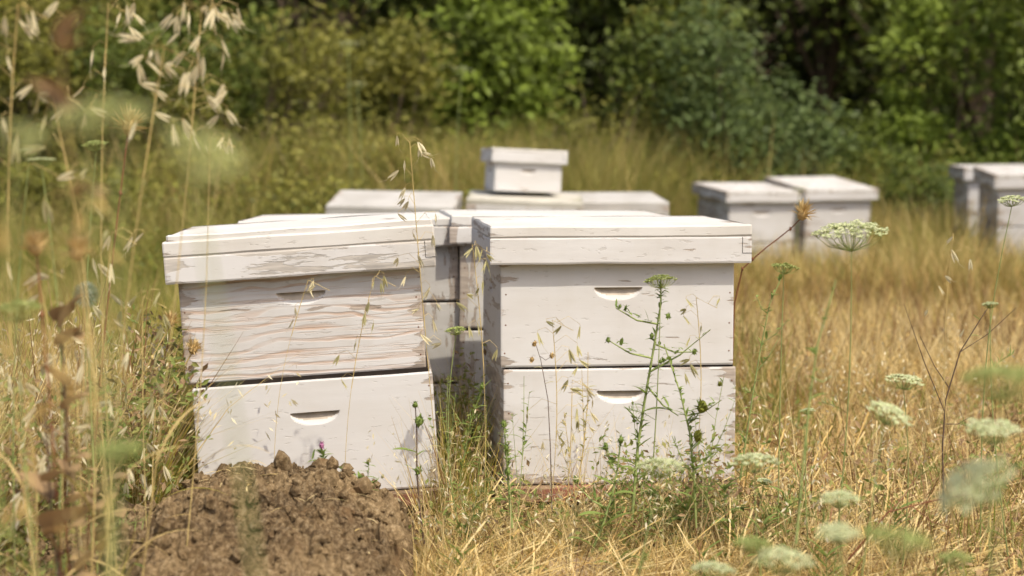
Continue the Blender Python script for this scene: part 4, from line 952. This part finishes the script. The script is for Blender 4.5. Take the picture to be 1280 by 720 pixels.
S += [
    (60, 9.8, .55, .85, 'low olive bush nearest behind the oats at the left edge', FO_OLIVE, 6000, .026, dict(clump=.08)),
    (190, 10.2, .6, .95, 'low yellowish bush right of the nearest olive bush at the left', FO_YEL, 6000, .026, dict(clump=.08)),
    (330, 9.6, .5, .70, 'low olive bush just above the leaning hive lid', FO_OLIVE, 6000, .024, dict(clump=.08)),
    (420, 10.4, .5, .95, 'loose yellowish bush between the leaning hive lid and the tangled bush', FO_YEL, 6000, .026, dict(clump=.09)),
    (540, 11.4, .45, .9, 'olive bush behind the wild oat that rises between the front hives', FO_OLIVE, 4500, .026, dict(clump=.09)),
    (1055, 11.6, .35, .75, 'small yellow-green bush between the far pair and the round blue-green bush', FO_YEL, 3500, .024, dict(clump=.07)),
    (1230, 12.0, .5, .8, 'low green bush behind the hives at the right edge', FO_MID, 4500, .028, dict(clump=.09)),
]
for (px, d, w, h, lb, m, n, sz, ex) in S: shrub(X(px, d), d, w, h, lb, m, n=n, size=sz, **ex)
T = [ (-150, 15.5, 1.5, 5.2, 'dark tree at the far left above the hedge', FO_DARK, 1.2), (140, 15.2, 1.4, 5.4, 'dark leafy tree behind the tall oats at the left', FO_MID, .8), (400, 15.4, 1.4, 5.2, 'dark tree behind the tangled olive bush', FO_DARK, .6),
      (610, 15.6, 1.2, 5.0, 'dark tree behind the light green bushes', FO_DARK, .6), (800, 15.3, 1.3, 5.4, 'dark tree behind the brown tangle and mid green bush', FO_DARK, .7),
      (1030, 16.2, 1.4, 5.8, 'shadowy tree over the dark hollow in the hedge', FO_DARK, 1.5), (1230, 15.3, 1.4, 5.2, 'leafy tree behind the bright green bush at the upper right', FO_MID, .7), (1480, 15.6, 1.5, 5.4, 'dark tree at the far right beyond the picture edge', FO_DARK, .9)]
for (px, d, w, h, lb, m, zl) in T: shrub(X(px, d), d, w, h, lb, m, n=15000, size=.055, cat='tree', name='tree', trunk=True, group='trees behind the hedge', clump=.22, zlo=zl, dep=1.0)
# low broadleaf weeds in the straw
M_HERB = island_mat('herb_leaves', [(.17, .22, .05), (.25, .29, .08), (.30, .29, .09), (.13, .17, .04)], .4)
def herbs(name, label, pts_, n, size, mats_, cl=.03):
    V, Q, C = leaf_cloud(n, pts_, size, cl, per=10, updir=.5); V[:, 2] = np.maximum(V[:, 2], .004)
    tag(np_obj(name, V, Q, mats_, midx=np.repeat(rng.integers(0, len(mats_), len(C)), 10)), label, 'weeds', kind='stuff')
fb = [((x, y, random.uniform(.02, .09)), (.045, .04, random.uniform(.03, .10))) for x, y in [(random.uniform(-.16, .62), random.uniform(3.12, 3.5)) for _ in range(34)]] + \
     [((random.uniform(-.17, -.07), random.uniform(3.5, 4.0), random.uniform(.04, .26)), (.03, .05, .09)) for _ in range(9)] + [((random.uniform(.24, .56), random.uniform(3.30, 3.48), random.uniform(.06, .17)), (.05, .04, .07)) for _ in range(12)]
herbs('hive_foot_weeds', 'tangle of small green and brown weeds at the foot of the front hives and in the gap between them', fb, 5200, .0085, [M_HERB, M_HERB, M_HERB, M_DRYLEAF])
rb = []
while len(rb) < 95:
    y = random.uniform(2.7, 7.0); x = random.uniform(.56, .33 * y + .3)
    if x > .56: rb.append(((x, y, random.uniform(.01, .07) + float(gz(x, y))), (random.uniform(.04, .16), random.uniform(.04, .14), random.uniform(.03, .08))))
herbs('field_weeds', 'low green and brown broadleaf weeds scattered through the golden field', rb, 11000, .011, [M_HERB, M_HERB, M_DRYLEAF], .045)
lb_ = [((random.uniform(-1.15, -.66), random.uniform(2.5, 3.7), random.uniform(.03, .36)), (.07, .07, random.uniform(.05, .12))) for _ in range(48)]
herbs('left_verge_weeds', 'low tangled green and withered weeds left of the soil heap', lb_, 8000, .010, [M_HERB, M_DRYLEAF, M_HERB], .035)
SL = ['thin green stem straggling up before the left end of the right hive lower box', 'short thin straw stem with tiny leaves before the lower box, left of its handhold', 'taller thin straw stem with tiny leaves crossing the box seam of the right hive',
      'thin green stem leaning just left of the tall branching weed', 'thin green stem reaching the seam at the right end of the right hive', 'short thin straw stem before the lower right corner of the right hive', 'thin green stem reaching highest in the gap between the front hives',
      'thin straw stem before the lower right corner of the leaning hive', 'short thin green stem low in the gap between the front hives', 'short thin straw stem low behind the white umbel before the right hive']
for i_, (px, py, bx, g_) in enumerate([(655, 470, 640, 1), (705, 515, 735, 0), (735, 440, 700, 0), (790, 500, 815, 1), (905, 470, 880, 1), (880, 560, 915, 0), (560, 470, 585, 1), (548, 520, 560, 0), (600, 560, 575, 1), (845, 600, 800, 0)]):
    t = at(px, py, 3.27); b = base_for(at(bx, 640, 3.27))
    weed(b, curve_pts(b, t, .02, 6), SL[i_], [(random.uniform(.2, .9), random.choice((-1, 1)), random.uniform(.02, .04)) for _ in range(4)], r=.0012, dense=26, lw=.006, stem_m=(M_STEMG if g_ else M_STEMY), leaf_m=(M_LEAF if g_ else M_HUSKG),
         branches=[(.6, t + Vector((random.uniform(-.05, .05), 0, -.03))), (.4, t + Vector((random.uniform(-.06, .06), 0, -.07)))], group='straggling stems before the front hives', cat='weed', name='straggling_weed')
# leafy herbs mixed through the meadow
hb = [((x + random.uniform(-.2, .2), y, float(gz(x, y)) + (.34 if -1.3 < x < 1.4 else .22)), (.40, .35, .26 if -1.3 < x < 1.4 else .20)) for y in (8.6, 9.3, 10.0, 10.7, 11.4) for x in np.arange(-4.2, 4.4, .55) if random.random() < .75 and (y > 10.8 or x < .7)]
Vh, Qh, Ch = leaf_cloud(36000, hb, .020, .09); kh = np.repeat(rng.integers(0, 3, len(Ch)), 24)
tag(np_obj('meadow_herbs', Vh, Qh, [FO_YEL, FO_OLIVE, FO_MID], midx=kh), 'small leafy herbs mixed through the meadow grass before the hedge', 'herbs', kind='stuff')
# shadowy undergrowth and the wood behind, reads as one mass
V1, Q1, _ = leaf_cloud(110000, [((x, 18.3 + (i % 2) * .8, z), (1.5, .8, 1.3)) for i, x in enumerate(np.linspace(-9, 9, 13)) for z in (.4, 2.2, 4.0, 5.6)], .10, .35)
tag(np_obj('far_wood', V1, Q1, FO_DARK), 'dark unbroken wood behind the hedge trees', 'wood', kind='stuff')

# ------------------------------------------------------------------ light
SUN_EL, SUN_AZ = 58.0, 38.0     # azimuth: degrees to the right of straight behind the camera
w = bpy.data.worlds.new('World'); sc.world = w; w.use_nodes = True; nt = w.node_tree
bg = nt.nodes['Background']; sky = nt.nodes.new('ShaderNodeTexSky'); sky.sky_type = 'NISHITA'; sky.sun_disc = False
sky.sun_elevation = R(SUN_EL); sky.dust_density = 6.0; sky.air_density = 1.0; sky.ozone_density = .6
nt.links.new(sky.outputs[0], bg.inputs[0]); bg.inputs[1].default_value = .15
# direction towards the sun
sd = Vector((math.sin(R(SUN_AZ)) * math.cos(R(SUN_EL)), -math.cos(R(SUN_AZ)) * math.cos(R(SUN_EL)), math.sin(R(SUN_EL))))
sky.sun_rotation = math.atan2(sd.x, sd.y)
sl = bpy.data.lights.new('sun', 'SUN'); sl.energy = 3.35; sl.angle = R(.53); sl.color = (1, .915, .755)
so = bpy.data.objects.new('sun', sl); col.objects.link(so); so.location = (3, -4, 6); so.rotation_euler = (-sd).to_track_quat('-Z', 'Y').to_euler()
sc.view_settings.view_transform = 'Standard'; sc.view_settings.look = 'None'; sc.view_settings.gamma = 1; sc.view_settings.exposure = 0.24
sc.cycles.max_bounces = 6; sc.cycles.diffuse_bounces = 3; sc.cycles.transmission_bounces = 3; sc.cycles.glossy_bounces = 2
